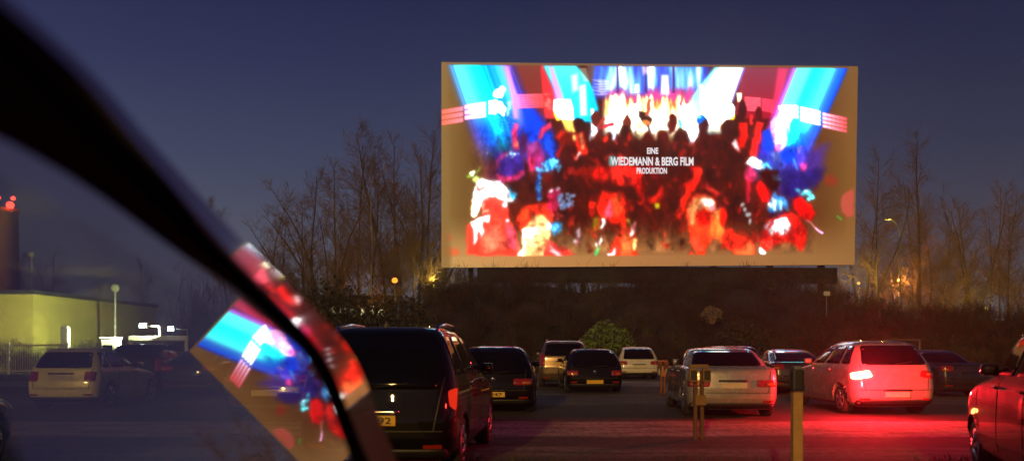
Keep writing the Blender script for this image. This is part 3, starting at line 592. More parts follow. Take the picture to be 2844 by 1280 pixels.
class Shape:
    def __init__(s, kind, hs=1., ws=1., ls=1.):
        L, tab = prof(kind); s.L = L*ls
        s.tab = [(z*hs, a*ls, b*ls, w*ws) for z, a, b, w in tab]
        s.hs = hs; s.ws = ws; s.H = s.tab[-1][0]; s.cache = {}; s.wy = (.80*ls, (L-.86)*ls)
    def par(s, z): return interp(s.tab, z, 1), interp(s.tab, z, 2), interp(s.tab, z, 3)
    def half(s, z):
        """the right half of the plan outline at height z: rear centre, round the corners, front centre"""
        k = round(z, 3)
        if k in s.cache: return s.cache[k]
        a, b, w = s.par(z); up = min(1, max(0, (z/s.H-.62)/.38)); L_ = b-a
        rx, ry, fx, fy = [min(v, m) for v, m in ((.20+.04*up, w*.5), (.30, L_*.3), (.34-.04*up, w*.6), (.62-.1*up, L_*.4))]
        br, bf = .07*(1-.3*up), .16
        P = [(w*t, a+br*t*t) for t in [(1-rx/w)*i/8 for i in range(9)]]
        y0 = P[-1][1]
        P += [(w-rx+rx*math.sin(t), y0+ry*(1-math.cos(t))) for t in [math.pi/2*i/10 for i in range(1, 11)]]
        y1 = b-bf*(1-fx/w)**2-fy
        ya = P[-1][1]; P += [(w*(1+.012*math.sin(math.pi*i/6)), ya+(y1-ya)*i/6) for i in range(1, 6)]
        P += [(w-fx+fx*math.cos(t), y1+fy*math.sin(t)) for t in [math.pi/2*i/10 for i in range(0, 11)]]
        x2 = w-fx
        P += [(x2*(1-i/6), b-bf*(x2*(1-i/6)/w)**2) for i in range(1, 7)]
        s.cache[k] = P; return P
    def rear(s, x, z, front=False):
        P = s.half(z); x = abs(x)
        if front: P = P[::-1]
        for p, q in zip(P, P[1:]):
            if p[0] <= x <= q[0]: return p[1]+(q[1]-p[1])*(x-p[0])/(q[0]-p[0]+1e-9)
            if q[0] < p[0]: break
        return p[1]
    def side(s, y, z):
        P = s.half(z)
        if y <= P[0][1]: return .3
        for p, q in zip(P, P[1:]):
            if p[1] <= y <= q[1] and q[1] > p[1]: return p[0]+(q[0]-p[0])*(y-p[1])/(q[1]-p[1]+1e-9)
        return .3
def car_body(S, arch_r=.36, N=180, top=None):
    zs = []
    for a, b in zip(S.tab, S.tab[1:]):
        m = max(1, int(math.ceil((b[0]-a[0])/(.035 if b[0] < .8 else .06))))
        zs += [a[0]+(b[0]-a[0])*i/m for i in range(m)]
    zs.append(S.tab[-1][0])
    if top: zs = [z for z in zs if z < top]+[top]
    vs = []; fs = []
    for z in zs:
        w = S.par(z)[2]; P = S.half(z)
        fine = P+[(-x, y) for x, y in P[-2::-1]]
        ac = [0]
        for p, q in zip(fine, fine[1:]): ac.append(ac[-1]+math.hypot(q[0]-p[0], q[1]-p[1]))
        j = 0
        for i in range(N):
            d = ac[-1]*i/N
            while j < len(ac)-2 and ac[j+1] < d: j += 1
            t = (d-ac[j])/(ac[j+1]-ac[j]+1e-9)
            x = fine[j][0]*(1-t)+fine[j+1][0]*t; y = fine[j][1]*(1-t)+fine[j+1][1]*t; zz = z
            if abs(x) > w*.8 and arch_r:
                for wy in S.wy:
                    dy, dz = y-wy, z-.33; r = math.hypot(dy, dz)
                    if dz > -.3 and r < arch_r+.045:
                        if r > arch_r-.045:
                            y = wy+dy/r*arch_r; zz = .33+dz/r*arch_r; x = math.copysign(S.side(y, max(zz, S.tab[0][0]))+.012, x)
                        else: x *= .72
            vs.append((x, y, zz))
    m = len(zs)
    for i in range(m-1):
        for k in range(N):
            fs.append((i*N+k, i*N+(k+1) % N, (i+1)*N+(k+1) % N, (i+1)*N+k))
    fs.append(tuple(range(N-1, -1, -1))); fs.append(tuple((m-1)*N+k for k in range(N)))
    return MB().add(vs, fs)
def patch(fn, q, nu=10, nv=6, rc=.12, lift=.006, mb=None):
    """a panel over the body: q = four corners (a, z), fn maps (a, z) to a point; rounded corners and a skirt"""
    grid = []
    for j in range(nv+1):
        for i in range(nu+1):
            u = 2*i/nu-1; v = 2*j/nv-1
            if rc:
                au, av = abs(u), abs(v); du, dv = au-(1-rc), av-(1-rc*1.4)
                if du > 0 and dv > 0:
                    du /= rc; dv /= rc*1.4; m = max(du, dv); h = math.hypot(du, dv)
                    du *= m/h; dv *= m/h
                    u = math.copysign(1-rc+du*rc, u); v = math.copysign(1-rc*1.4+dv*rc*1.4, v)
            s, t = (u+1)/2, (v+1)/2
            a = (q[0][0]*(1-s)+q[1][0]*s)*(1-t)+(q[3][0]*(1-s)+q[2][0]*s)*t
            z = (q[0][1]*(1-s)+q[1][1]*s)*(1-t)+(q[3][1]*(1-s)+q[2][1]*s)*t
            grid.append((a, z))
    e = .01; top = []; bot = []
    for a, z in grid:
        p = Vector(fn(a, z)); du = Vector(fn(a+e, z))-p; dv = Vector(fn(a, z+e))-p
        n = du.cross(dv)
        n = n.normalized() if n.length > 1e-9 else Vector((0, -1, 0))
        c = Vector((0, fn.mid, p.z*.85))
        if n.dot(p-c) < 0: n = -n
        top.append(p+n*lift); bot.append(p-n*.012)
    fs = []
    W = nu+1
    for j in range(nv):
        for i in range(nu): fs.append((j*W+i, j*W+i+1, (j+1)*W+i+1, (j+1)*W+i))
    ring = [i for i in range(W)]+[j*W+nu for j in range(1, nv+1)]+[nv*W+i for i in range(nu-1, -1, -1)]+[j*W for j in range(nv-1, 0, -1)]
    K = len(top); vs = top+[bot[i] for i in ring]
    for a in range(len(ring)):
        b = (a+1) % len(ring); fs.append((ring[b], ring[a], K+a, K+b))
    mb = mb or MB(); mb.add(vs, fs); return mb
def rearfn(S, front=False):
    f = lambda x, z: (x, S.rear(x, z, front), z); f.mid = S.L/2; return f
def sidefn(S, sg):
    f = lambda y, z: (sg*S.side(y, z), y, z); f.mid = S.L/2
    g = lambda y, z: f(y, z); g.mid = S.L/2; return g
def wheel(parent, x, y, r=.32, sg=1, rim='rim'):
    w = MB().lathe([(r*.6, -.1), (r*.9, -.11), (r, -.08), (r, .08), (r*.9, .11), (r*.62, .1)], (0, 0, 0), 'X', 28).build('wheel', M['tyre'], parent, True)
    w.location = (x, y, r)
    m = MB(); m.lathe([(r*.64, .06), (r*.66, .108), (r*.60, .112), (r*.57, .07)], (0, 0, 0), 'X', 28)
    for k in range(5):
        a = 2*math.pi*k/5+.3
        for da in (-.14, .14):
            m.tube([(.1, .02*math.cos(a), .02*math.sin(a)), (.098, r*.6*math.cos(a+da), r*.6*math.sin(a+da))], [.028, .016], 6)
    m.lathe([(.055, .05), (.055, .115), (.03, .12)], (0, 0, 0), 'X', 12)
    if sg < 0: m.v = [(-a, b, c) for a, b, c in m.v]; m.f = [tuple(reversed(f)) for f in m.f]
    m.build('rim', M[rim], w, True)
    return w
def text_mesh(txt, w, h, depth=.004):
    cu = bpy.data.curves.new('t', 'FONT'); cu.body = txt; cu.align_x = 'CENTER'; cu.size = 1; cu.offset = .02; cu.resolution_u = 3
    tmp = bpy.data.objects.new('t', cu); COL.objects.link(tmp)
    me = bpy.data.meshes.new_from_object(tmp.evaluated_get(bpy.context.evaluated_depsgraph_get())); bpy.data.objects.remove(tmp)
    xs = [v.co.x for v in me.vertices]; ys = [v.co.y for v in me.vertices]
    cx_, cy_ = (max(xs)+min(xs))/2, (max(ys)+min(ys))/2
    for v in me.vertices: v.co = Vector(((v.co.x-cx_)*w/(max(xs)-min(xs)), -depth, (v.co.y-cy_)*h/(max(ys)-min(ys))))
    return me
def number_plate(S, root, z, mat_='plate_y', txt=None, x0=0., tw=.42, tx=0.):
    y = S.rear(0, z)-.012
    p = MB().box((0, 0, 0), (.52, .018, .112), bev=.006).build('license_plate', M[mat_], root); p.location = (x0, y, z)
    if txt:
        t = link('plate_lettering', text_mesh(txt, tw, .075), M['ink'], p); t.location = (tx, -.0095, 0)
    return p
def make_car(kind, name, paint, label, cat='car', hs=1., ws=1., ls=1., belt=None, glass='glass_dark', lamps='block', plate=None, plate_z=.62, lens='lens_red', rails=False,
             rear_lit=None, handle=True, badge=False, wiper=True, group=None, antenna=False, bumper='trim', winlow=None, fog=True, lampz=0., wtop=None, lq=None):
    S = Shape(kind, hs, ws, ls); H = S.H
    root = empty(name); tag(root, label, cat, group or 'cars parked in front of the screen')
    car_body(S).build('body', M[paint], root, True)
    RF, FF = rearfn(S), rearfn(S, True)
    tab = S.tab
    if kind in ('sedan',):
        b0, b1 = 1.02*hs, 1.32*hs; w0, w1 = .70*ws, .58*ws
    elif kind == 'coupe': b0, b1 = .98*hs, 1.26*hs; w0, w1 = .68*ws, .54*ws
    elif kind == 'mpv': b0, b1 = 1.08*hs, 1.53*hs; w0, w1 = .75*ws, .64*ws
    elif kind == 'suv': b0, b1 = 1.14*hs, 1.58*hs; w0, w1 = .72*ws, .62*ws
    else: b0, b1 = .99*hs, 1.37*hs; w0, w1 = .70*ws, .59*ws
    zl0 = b0-.16
    rb0 = winlow or b0; b1r = wtop or b1
    patch(RF, [(-w0, rb0), (w0, rb0), (w1, b1r), (-w1, b1r)], 14, 8, .14).build('rear_window', M[glass], root, True)
    patch(FF, [(-w0*1.05, b0+.02), (w0*1.05, b0+.02), (w1*1.05, b1+.02), (-w1*1.05, b1+.02)], 14, 8, .08).build('windshield', M[glass], root, True)
    # side glass, cut by the pillars
    ya0, yb0, _ = S.par(b0+.02); ya1, yb1, _ = S.par(b1)
    def ycut(f, z): t = (z-b0)/(b1-b0); return (ya0*(1-t)+ya1*t)*(1-f)+(yb0*(1-t)+yb1*t)*f
    cuts = [(.10, .25), (.28, .56), (.59, .87)] if kind in ('mpv', 'suv', 'hatch') else [(.16, .5), (.53, .85)]
    for sg in (-1, 1):
        sf = sidefn(S, sg)
        for (f0, f1) in cuts:
            lo, hi = b0+.01, b1-.01
            patch(sf, [(ycut(f0, lo), lo), (ycut(f1, lo), lo), (ycut(f1, hi), hi), (ycut(f0, hi), hi)], 8, 5, .1).build('side_window', M[glass], root, True)
        for wy in S.wy: wheel(root, sg*(S.side(wy, .45)-.115), wy, .32, sg)
        x = S.side(S.wy[1]-.75, b0)
        mm = MB().box((0, 0, 0), (.17, .11, .12), bev=.04)
        mi = mm.build('side_mirror', M[paint], root, True); mi.location = (sg*(x+.10), S.wy[1]-.78, b0+.05)
        MB().box((sg*-.09, .02, -.05), (.1, .04, .03)).build('mirror_arm', M['trim'], mi)
        for yh in ((S.L*.33, S.L*.56) if kind != 'coupe' else (S.L*.5,)):
            MB().box((sg*(S.side(yh, b0-.12)+.012), yh, b0-.12), (.025, .17, .028), bev=.008).build('door_handle', M[paint], root)
    # rear fascia
    zl = zl0+lampz
    def lampquad(sg, a, b, z0, z1, a1=None): return [(sg*a, z0), (sg*b, z0), (sg*b, z1), (sg*(a1 or a), z1)]
    for sg in (-1, 1):
        ws_ = .965*interp(tab, zl, 3)
        if lamps == 'block': quads = lampquad(sg, .52*ws, ws_, zl-.09, zl+.07)
        elif lamps == 'tall': quads = lampquad(sg, .70*ws, .992*interp(tab, zl, 3), zl-.18, zl+.24)
        elif lamps == 'wide': quads = lampquad(sg, .44*ws, ws_, zl-.10, zl+.04)
        elif lamps == 'round': quads = lampquad(sg, .56*ws, .80*ws, zl-.14, zl+.08)
        if lq: quads = [(sg*x_, z_) for x_, z_ in lq]
        p = patch(RF, quads, 10, 6, .3, .012)
        lit = rear_lit and ((sg < 0 and rear_lit[0]) or (sg > 0 and rear_lit[1]))
        lo = p.build('taillight', M[lens] if not lit else rear_lit[2], root, True)
        if lamps in ('block', 'wide') and not lit:
            q2 = [(quads[0][0]*.55+quads[1][0]*.45, quads[0][1]+.03), (quads[1][0]*.97, quads[0][1]+.03), (quads[1][0]*.97, quads[0][1]+.075), (quads[0][0]*.55+quads[1][0]*.45, quads[0][1]+.075)]
            patch(RF, q2, 6, 3, .2, .018).build('indicator_lens', M['lens_amber'], lo, True)
        if fog: patch(RF, [(sg*.55*ws, .33), (sg*.76*ws, .33), (sg*.76*ws, .37), (sg*.55*ws, .37)], 4, 2, .2, .012).build('reflector', M['lens_red'], root)
        patch(FF, [(sg*.5*ws, .62*hs), (sg*.84*ws, .64*hs), (sg*.84*ws, .75*hs), (sg*.52*ws, .73*hs)], 8, 4, .25, .01).build('headlight', M['chrome'], root, True)
    patch(RF, [(-.80*ws, .20*hs), (.80*ws, .20*hs), (.82*ws, .31*hs), (-.82*ws, .31*hs)], 16, 3, .1, .012).build('bumper_insert', M[bumper], root, True)
    # shut lines of the tailgate and of the bumper
    zb = .50*hs
    def gap(*a): patch(*a).build('panel_gap', M['trim'], root)
    gap(RF, [(-.84*ws, zb), (.84*ws, zb), (.84*ws, zb+.012), (-.84*ws, zb+.012)], 20, 1, 0, .003)
    for sg in (-1, 1):
        gap(RF, [(sg*.66*ws, zb), (sg*.672*ws, zb), (sg*(w0+.03), b0), (sg*(w0+.02), b0)], 2, 8, 0, .003)
        sf = sidefn(S, sg)
        for yy in ((S.L*.30, S.L*.53, S.L*.76) if kind != 'coupe' else (S.L*.34, S.L*.7)):
            gap(sf, [(yy, .32), (yy+.01, .32), (yy+.01, b0), (yy, b0)], 1, 10, 0, .003)
    if handle: patch(RF, [(-.3, plate_z+.075), (.3, plate_z+.075), (.3, plate_z+.11), (-.3, plate_z+.11)], 8, 2, .1, .02).build('tailgate_trim', M['chrome'] if kind in ('mpv',) else M['trim'], root, True)
    if badge:
        b = MB().lathe([(.02, -.012), (.05, -.01), (.055, 0), (.05, .004)], (0, S.rear(0, zl+.03), zl+.03), 'Y', 20); b.build('badge', M['chrome'], root, True)
    if plate: number_plate(S, root, plate_z, *plate)
    if wiper and kind != 'sedan':
        pts = [(x, S.rear(x, rb0+.02+abs(x)*.12)-.03, rb0+.02+abs(x)*.12) for x in (0, .12, .25, .38)]
        MB().tube(pts, .009, 6).build('rear_wiper', M['trim'], root)
    if rails:
        for sg in (-1, 1):
            z1 = H-.04
            pts = [(sg*.60*ws, y, z) for y, z in ((S.L*.14, z1-.06), (S.L*.17, z1+.03), (S.L*.3, z1+.06), (S.L*.42, z1+.05), (S.L*.47, z1-.02))]
            MB().tube(pts, .022, 8).build('roof_rail', M['chrome'] if rails == 'chrome' else M['trim'], root, True)
    if antenna:
        MB().add([(-.02, .62, H-.045), (.02, .62, H-.045), (.02, .8, H-.02), (-.02, .8, H-.02), (0, .64, H+.055), (0, .70, H+.05)], [(0, 1, 4), (1, 2, 5, 4), (2, 3, 5), (3, 0, 4, 5), (0, 3, 2, 1)]).build('roof_antenna', M['trim'], root)
    return root, S
def put(root, px, d, yaw=0.): root.location = ((px-CX)/F*d, d, 0); root.rotation_euler = (0, 0, R(yaw)); return root
# ---------------------------------------------------------------- bare trees and shrubs
def tree_mesh(H, seed, spread=.45, r0=.17, first=.22, nb=26, clear=0.0, up=.35, dens=1.0, forks=1):
    rn = random.Random(seed); tr = MB(); cr = MB()
    def limb(p, d, L, r, lev, mb, segs, wob):
        pts = [p.copy()]; dd = d.copy()
        for i in range(segs):
            dd = (dd+Vector((rn.gauss(0, wob), rn.gauss(0, wob), rn.gauss(0, wob*.5)+up*.12*(lev > 0)))).normalized()
            p = p+dd*(L/segs); pts.append(p.copy())
        rs = [max(.008, r*(1-.86*i/segs)) for i in range(segs+1)]
        mb.tube(pts, rs, 7 if lev == 0 else (4 if lev == 1 else 3), cap=False)
        return pts, rs
    def at_(pts, rs, t):
        f = t*(len(pts)-1); i = min(len(pts)-2, int(f)); q = f-i
        return pts[i].lerp(pts[i+1], q), rs[i]*(1-q)+rs[i+1]*q, (pts[i+1]-pts[i]).normalized()
    def side(d, ang):
        a = d.cross(Vector((rn.gauss(0, 1), rn.gauss(0, 1), rn.gauss(0, 1)))).normalized()
        return (d*math.cos(ang)+a*math.sin(ang)).normalized()
    leaders = []
    if forks == 1: leaders.append(limb(Vector((0, 0, -.1)), Vector((rn.gauss(0, .02), rn.gauss(0, .02), 1)).normalized(), H, r0, 0, tr, 12, .035))
    else:
        st, rs = limb(Vector((0, 0, -.1)), Vector((0, 0, 1)), H*first*1.3, r0, 0, tr, 5, .03)
        for k in range(forks):
            a = 2*math.pi*k/forks+rn.random(); dv = Vector((math.cos(a)*.42, math.sin(a)*.42, 1)).normalized()
            leaders.append(limb(st[-2], dv, H*(1-first*1.2)*rn.uniform(.85, 1), r0*.7, 0, tr, 9, .07))
    for pts, rs in leaders:
        n1 = int(nb*dens/len(leaders)*(1 if forks == 1 else 1.4))
        f0 = first if forks == 1 else .12
        for i in range(n1):
            t = f0+(1-f0)*(i+rn.random())/n1; t = min(.985, t)
            p, r, d = at_(pts, rs, t)
            L = H*spread*(1-.72*(t-f0)/(1-f0))*rn.uniform(.55, 1.05)*(1 if forks == 1 else .75)
            p1, r1 = limb(p, side(d, rn.uniform(.55, 1.0)), L, max(.014, r*.42), 1, cr, 6, .09)
            n2 = max(5, int(L*3.4*dens))
            for j in range(n2):
                t2 = .15+.84*(j+rn.random())/n2
                q, rq, dq = at_(p1, r1, min(.98, t2))
                L2 = L*.42*(1-.6*t2)*rn.uniform(.5, 1.2)+.25
                p2, r2 = limb(q, side(dq, rn.uniform(.4, .85)), L2, max(.009, rq*.5), 2, cr, 4, .11)
                for m_ in range(max(3, int(L2*4.2))):
                    t3 = .2+.78*rn.random(); q3, rq3, dq3 = at_(p2, r2, t3)
                    limb(q3, side(dq3, rn.uniform(.35, .8)), rn.uniform(.35, 1.15), .014, 3, cr, 2, .12)
    return tr.mesh('trunk'), cr.mesh('crown')
M['bark'] = mat('bark', (.06, .045, .032), .9, 0, 0, .5, 3, .4, 20)
M['bark_pale'] = mat('pale birch bark', (.30, .25, .18), .85, 0, 0, .6, 2, .3, 20)
M['twig'] = mat('twigs', (.12, .075, .042), .9, 0, 0, .4, .6)
M['leaf'] = mat('dull leaves', (.035, .035, .014), .8, 0, 0, .6, .35)
M['leaf_red'] = mat('brown shrub', (.07, .04, .022), .85, 0, 0, .6, .3)
M['leaf_green'] = mat('green shrub', (.13, .20, .035), .8, 0, 0, .4, .8)
M['leaf_pale'] = mat('pale dry shrub', (.2, .15, .10), .8, 0, 0, .4, .8)
def shrub_into(mb, p, h, w, rn, ns=22, nl=70, leaf=.10, side_=0):
    """twigs fanning from the base, small leaf faces through the volume"""
    for _ in range(ns):
        a = rn.random()*6.283; o = rn.random()**.6*w*.5
        tip = Vector((p[0]+math.cos(a)*o, p[1]+math.sin(a)*o, p[2]+h*rn.uniform(.55, 1.08)*(1-.35*(o/(w*.5))**2)))
        b = Vector((p[0]+math.cos(a)*o*.25, p[1]+math.sin(a)*o*.25, p[2]-.1)); mid = b.lerp(tip, .55)+Vector((rn.gauss(0, .1), rn.gauss(0, .1), .1))
        mb.tube([b, mid, tip], [.016, .011, .005], 3, False)
        for _k in range(side_):
            q = mid.lerp(tip, rn.random()*.8); e_ = q+Vector((rn.gauss(0, .3), rn.gauss(0, .3), abs(rn.gauss(.25, .25))))
            mb.tube([q, e_], [.010, .004], 3, False)
    for _ in range(nl):
        a = rn.random()*6.283; o = rn.random()**.5*w*.5
        hh = h*(1-.45*(o/(w*.5))**2)
        c = Vector((p[0]+math.cos(a)*o, p[1]+math.sin(a)*o, p[2]+hh*rn.random()**.5))
        u = Vector((rn.gauss(0, 1), rn.gauss(0, 1), rn.gauss(0, 1))).normalized(); v = u.cross(Vector((rn.gauss(0, 1), rn.gauss(0, 1), 1))).normalized()
        s = leaf*rn.uniform(.5, 1.3)
        mb.add([c-u*s, c+v*s*.6, c+u*s, c-v*s*.6], [(0, 1, 2, 3)])
# ================================================================ the place
# ---------------------------------------------------------------- sky
w = bpy.data.worlds.new('World'); sc.world = w; w.use_nodes = True
nt = w.node_tree; nt.nodes.clear()
out = nt.nodes.new('ShaderNodeOutputWorld')
sky = nt.nodes.new('ShaderNodeTexSky'); sky.sky_type = 'NISHITA'; sky.sun_disc = False; sky.sun_elevation = R(-6); sky.sun_rotation = R(-35)
b1 = nt.nodes.new('ShaderNodeBackground'); b1.inputs[1].default_value = .05; nt.links.new(sky.outputs[0], b1.inputs[0])
tc = nt.nodes.new('ShaderNodeTexCoord'); sx = nt.nodes.new('ShaderNodeSeparateXYZ'); nt.links.new(tc.outputs['Generated'], sx.inputs[0])
cr = nt.nodes.new('ShaderNodeValToRGB'); nt.links.new(sx.outputs[2], cr.inputs[0])
els = [(0, (90, 84, 86)), (.10, (76, 77, 90)), (.2, (57, 62, 85)), (.3, (42, 46, 76)), (.38, (31, 35, 66)), (.8, (20, 24, 50))]
while len(cr.color_ramp.elements) < len(els): cr.color_ramp.elements.new(.5)
for e, (p, c) in zip(cr.color_ramp.elements, els): e.position = p; e.color = (*lin(c), 1)
mr_ = nt.nodes.new('ShaderNodeMapRange'); nt.links.new(sx.outputs[0], mr_.inputs[0]); mr_.inputs[1].default_value = -.45; mr_.inputs[2].default_value = .45; mr_.inputs[3].default_value = 1.4; mr_.inputs[4].default_value = .85
vm_ = nt.nodes.new('ShaderNodeVectorMath'); vm_.operation = 'SCALE'; nt.links.new(cr.outputs[0], vm_.inputs[0]); nt.links.new(mr_.outputs[0], vm_.inputs['Scale'])
b2 = nt.nodes.new('ShaderNodeBackground'); nt.links.new(vm_.outputs[0], b2.inputs[0]); b2.inputs[1].default_value = 1.0
ad = nt.nodes.new('ShaderNodeAddShader'); nt.links.new(b1.outputs[0], ad.inputs[0]); nt.links.new(b2.outputs[0], ad.inputs[1]); nt.links.new(ad.outputs[0], out.inputs[0])

# warm town light from behind the camera
su = bpy.data.lights.new('town_light', 'SUN'); su.energy = 1.45; su.angle = R(.4); su.specular_factor = .04; su.color = (1, .57, .14)
so = bpy.data.objects.new('town_light', su); COL.objects.link(so); so.rotation_euler = (R(75), 0, R(-14))

def lamp(name, loc, col, power, rad=.15, parent=None):
    l = bpy.data.lights.new(name, 'POINT'); l.energy = power; l.color = col; l.shadow_soft_size = rad
    o = bpy.data.objects.new(name, l); COL.objects.link(o); o.location = loc
    if parent: o.parent = parent
    return o

# ---------------------------------------------------------------- ground
def ground_material():
    m, nt, out = nodes('gravel and grass rows')
    b = nt.nodes.new('ShaderNodeBsdfPrincipled'); nt.links.new(b.outputs[0], out.inputs[0])
    geo = nt.nodes.new('ShaderNodeNewGeometry'); sp = nt.nodes.new('ShaderNodeSeparateXYZ'); nt.links.new(geo.outputs['Position'], sp.inputs[0])
    n1 = nt.nodes.new('ShaderNodeTexNoise'); n1.inputs['Scale'].default_value = .35; n1.inputs['Detail'].default_value = 6; nt.links.new(geo.outputs['Position'], n1.inputs['Vector'])
    ma = nt.nodes.new('ShaderNodeMath'); ma.operation = 'MULTIPLY_ADD'; ma.inputs[1].default_value = .9; ma.inputs[2].default_value = -.45; nt.links.new(n1.outputs[0], ma.inputs[0])
    a2 = nt.nodes.new('ShaderNodeMath'); a2.operation = 'ADD'; nt.links.new(sp.outputs[1], a2.inputs[0]); nt.links.new(ma.outputs[0], a2.inputs[1])
    dv = nt.nodes.new('ShaderNodeMath'); dv.operation = 'DIVIDE'; dv.inputs[1].default_value = 64; nt.links.new(a2.outputs[0], dv.inputs[0])
    cr = nt.nodes.new('ShaderNodeValToRGB'); nt.links.new(dv.outputs[0], cr.inputs[0])
    st = [(0, .03), (11.2, .05), (11.7, .4), (12.5, .4), (12.8, .08), (14.1, .1), (14.3, 1), (16.8, 1), (17.1, .05), (21.6, .05), (22.3, .3), (26.4, .35), (27.2, .08), (31.6, .1), (32.3, .75), (36.2, .75), (37, .12), (45, .15), (48, .6), (60, .6)]  # brightest gravel strip also carries the lit slope's brightness in its colour
    while len(cr.color_ramp.elements) < len(st): cr.color_ramp.elements.new(.5)
    for e, (p, c) in zip(cr.color_ramp.elements, st): e.position = p/64; e.color = (c, c, c, 1)
    n2 = nt.nodes.new('ShaderNodeTexNoise'); n2.inputs['Scale'].default_value = 22; n2.inputs['Detail'].default_value = 8; n2.inputs['Roughness'].default_value = .75; mq = nt.nodes.new('ShaderNodeMapping'); mq.inputs['Scale'].default_value = (.42, .16, 1); nt.links.new(geo.outputs['Position'], mq.inputs['Vector']); nt.links.new(mq.outputs[0], n2.inputs['Vector'])
    gr = nt.nodes.new('ShaderNodeValToRGB'); nt.links.new(n2.outputs[0], gr.inputs[0])
    gr.color_ramp.elements[0].position = .35; gr.color_ramp.elements[0].color = (.008, .010, .004, 1); gr.color_ramp.elements[1].position = .7; gr.color_ramp.elements[1].color = (.045, .035, .02, 1)
    gv = nt.nodes.new('ShaderNodeValToRGB'); nt.links.new(n2.outputs[0], gv.inputs[0])
    gv.color_ramp.elements[0].position = .3; gv.color_ramp.elements[0].color = (.10, .08, .07, 1); gv.color_ramp.elements[1].position = .7; gv.color_ramp.elements[1].color = (.60, .52, .47, 1)
    # uneven wear: the gravel is broken up by patches of grass and by wheel tracks
    n3 = nt.nodes.new('ShaderNodeTexNoise'); n3.inputs['Scale'].default_value = 1.3; n3.inputs['Detail'].default_value = 9; n3.inputs['Roughness'].default_value = .7
    mp = nt.nodes.new('ShaderNodeMapping'); mp.inputs['Scale'].default_value = (.4, 1.5, 1); nt.links.new(geo.outputs['Position'], mp.inputs['Vector']); nt.links.new(mp.outputs[0], n3.inputs['Vector'])
    w3 = nt.nodes.new('ShaderNodeMapRange'); w3.inputs[1].default_value = .36; w3.inputs[2].default_value = .58; w3.inputs[3].default_value = .1; w3.inputs[4].default_value = 1.35; nt.links.new(n3.outputs[0], w3.inputs[0])
    m3 = nt.nodes.new('ShaderNodeMath'); m3.operation = 'MULTIPLY'; m3.use_clamp = True; nt.links.new(cr.outputs[0], m3.inputs[0]); nt.links.new(w3.outputs[0], m3.inputs[1])
    mx = nt.nodes.new('ShaderNodeMix'); mx.data_type = 'RGBA'; nt.links.new(m3.outputs[0], mx.inputs[0]); nt.links.new(gr.outputs[0], mx.inputs[6]); nt.links.new(gv.outputs[0], mx.inputs[7])
    nt.links.new(mx.outputs[2], b.inputs['Base Color']); b.inputs['Roughness'].default_value = .85
    bp = nt.nodes.new('ShaderNodeBump'); bp.inputs['Strength'].default_value = 1.0; bp.inputs['Distance'].default_value = .10; nt.links.new(n2.outputs[0], bp.inputs['Height']); nt.links.new(bp.outputs[0], b.inputs['Normal'])
    return m
g = MB(); g.add([(-400, -60, 0), (400, -60, 0), (400, 700, 0), (-400, 700, 0)], [(0, 1, 2, 3)])
tag(g.build('ground', ground_material()), kind='structure')

rn = random.Random(5)
gm = MB()
for _ in range(4200):
    y = 6.5+4.9*rn.random(); x = (-.25+.95*rn.random())*y*.9
    if math.sin(x*2.1+y*1.3)+math.sin(x*.9-y*2.7)+rn.gauss(0, .5) < 0: continue
    h = rn.uniform(.03, .09); a = rn.random()*6.283; c, s = math.cos(a)*.008, math.sin(a)*.008; lx, ly = rn.gauss(0, .03), rn.gauss(0, .03)
    gm.add([(x-c, y-s, -.002), (x+c, y+s, -.002), (x+lx, y+ly, h)], [(0, 1, 2)])
tag(gm.build('grass', mat('grass blades', (.05, .07, .02), .8, var=.5)), 'short rough grass between the gravel strips in the foreground', 'grass', kind='stuff')

# ---------------------------------------------------------------- bank and brush below the screen
TL, TR, BR, BL, back = build_screen()
bv = []; bf = []
NXB, NYB = 90, 16
for j in range(NYB+1):
    for i in range(NXB+1):
        x = -16+72*i/NXB; y = 46.5+11*j/NYB
        t = j/NYB; e = min(1, max(0, (x+13)/9))*min(1, max(0, (58-x)/6))
        e *= 1-.42*min(1, max(0, (x-19)/6))
        hh = (5.4*(3*t*t-2*t*t*t) if t < 1 else 5.4)*e+.35*math.sin(x*.9+y)*math.sin(x*.37)*t*e
        bv.append((x, y+.8*math.sin(x*.3), hh-.05))
for j in range(NYB):
    for i in range(NXB): a = j*(NXB+1)+i; bf.append((a, a+1, a+NXB+2, a+NXB+1))
tag(MB().add(bv, bf).build('embankment', mat('dark soil', (.022, .014, .010), .95, 0, 0, .5, 1.5, .5, 6), None, True), kind='structure')
def bank_z(x, y):
    t = min(1, max(0, (y-46.5)/11)); e = min(1, max(0, (x+13)/9))*min(1, max(0, (58-x)/6))
    return 5.4*(3*t*t-2*t*t*t)*e*(1-.42*min(1, max(0, (x-19)/6)))
sh = MB(); rn = random.Random(21)
for _ in range(700):
    x = rn.uniform(-15, 50); y = rn.uniform(47, 57.6)
    shrub_into(sh, (x, y, bank_z(x, y)-.2), rn.uniform(.7, 1.9)*(1.25 if rn.random() < .12 else 1), rn.uniform(1.5, 3.2), rn, 22, 60, .055, 4)
for _ in range(300):
    x = rn.uniform(-34, -9); y = rn.uniform(50, 68)
    shrub_into(sh, (x, y, -.1), rn.uniform(3.2, 6.6) if x > -21 else rn.uniform(1, 2.6), rn.uniform(1.8, 3.6), rn, 24, 70, .07, 4)
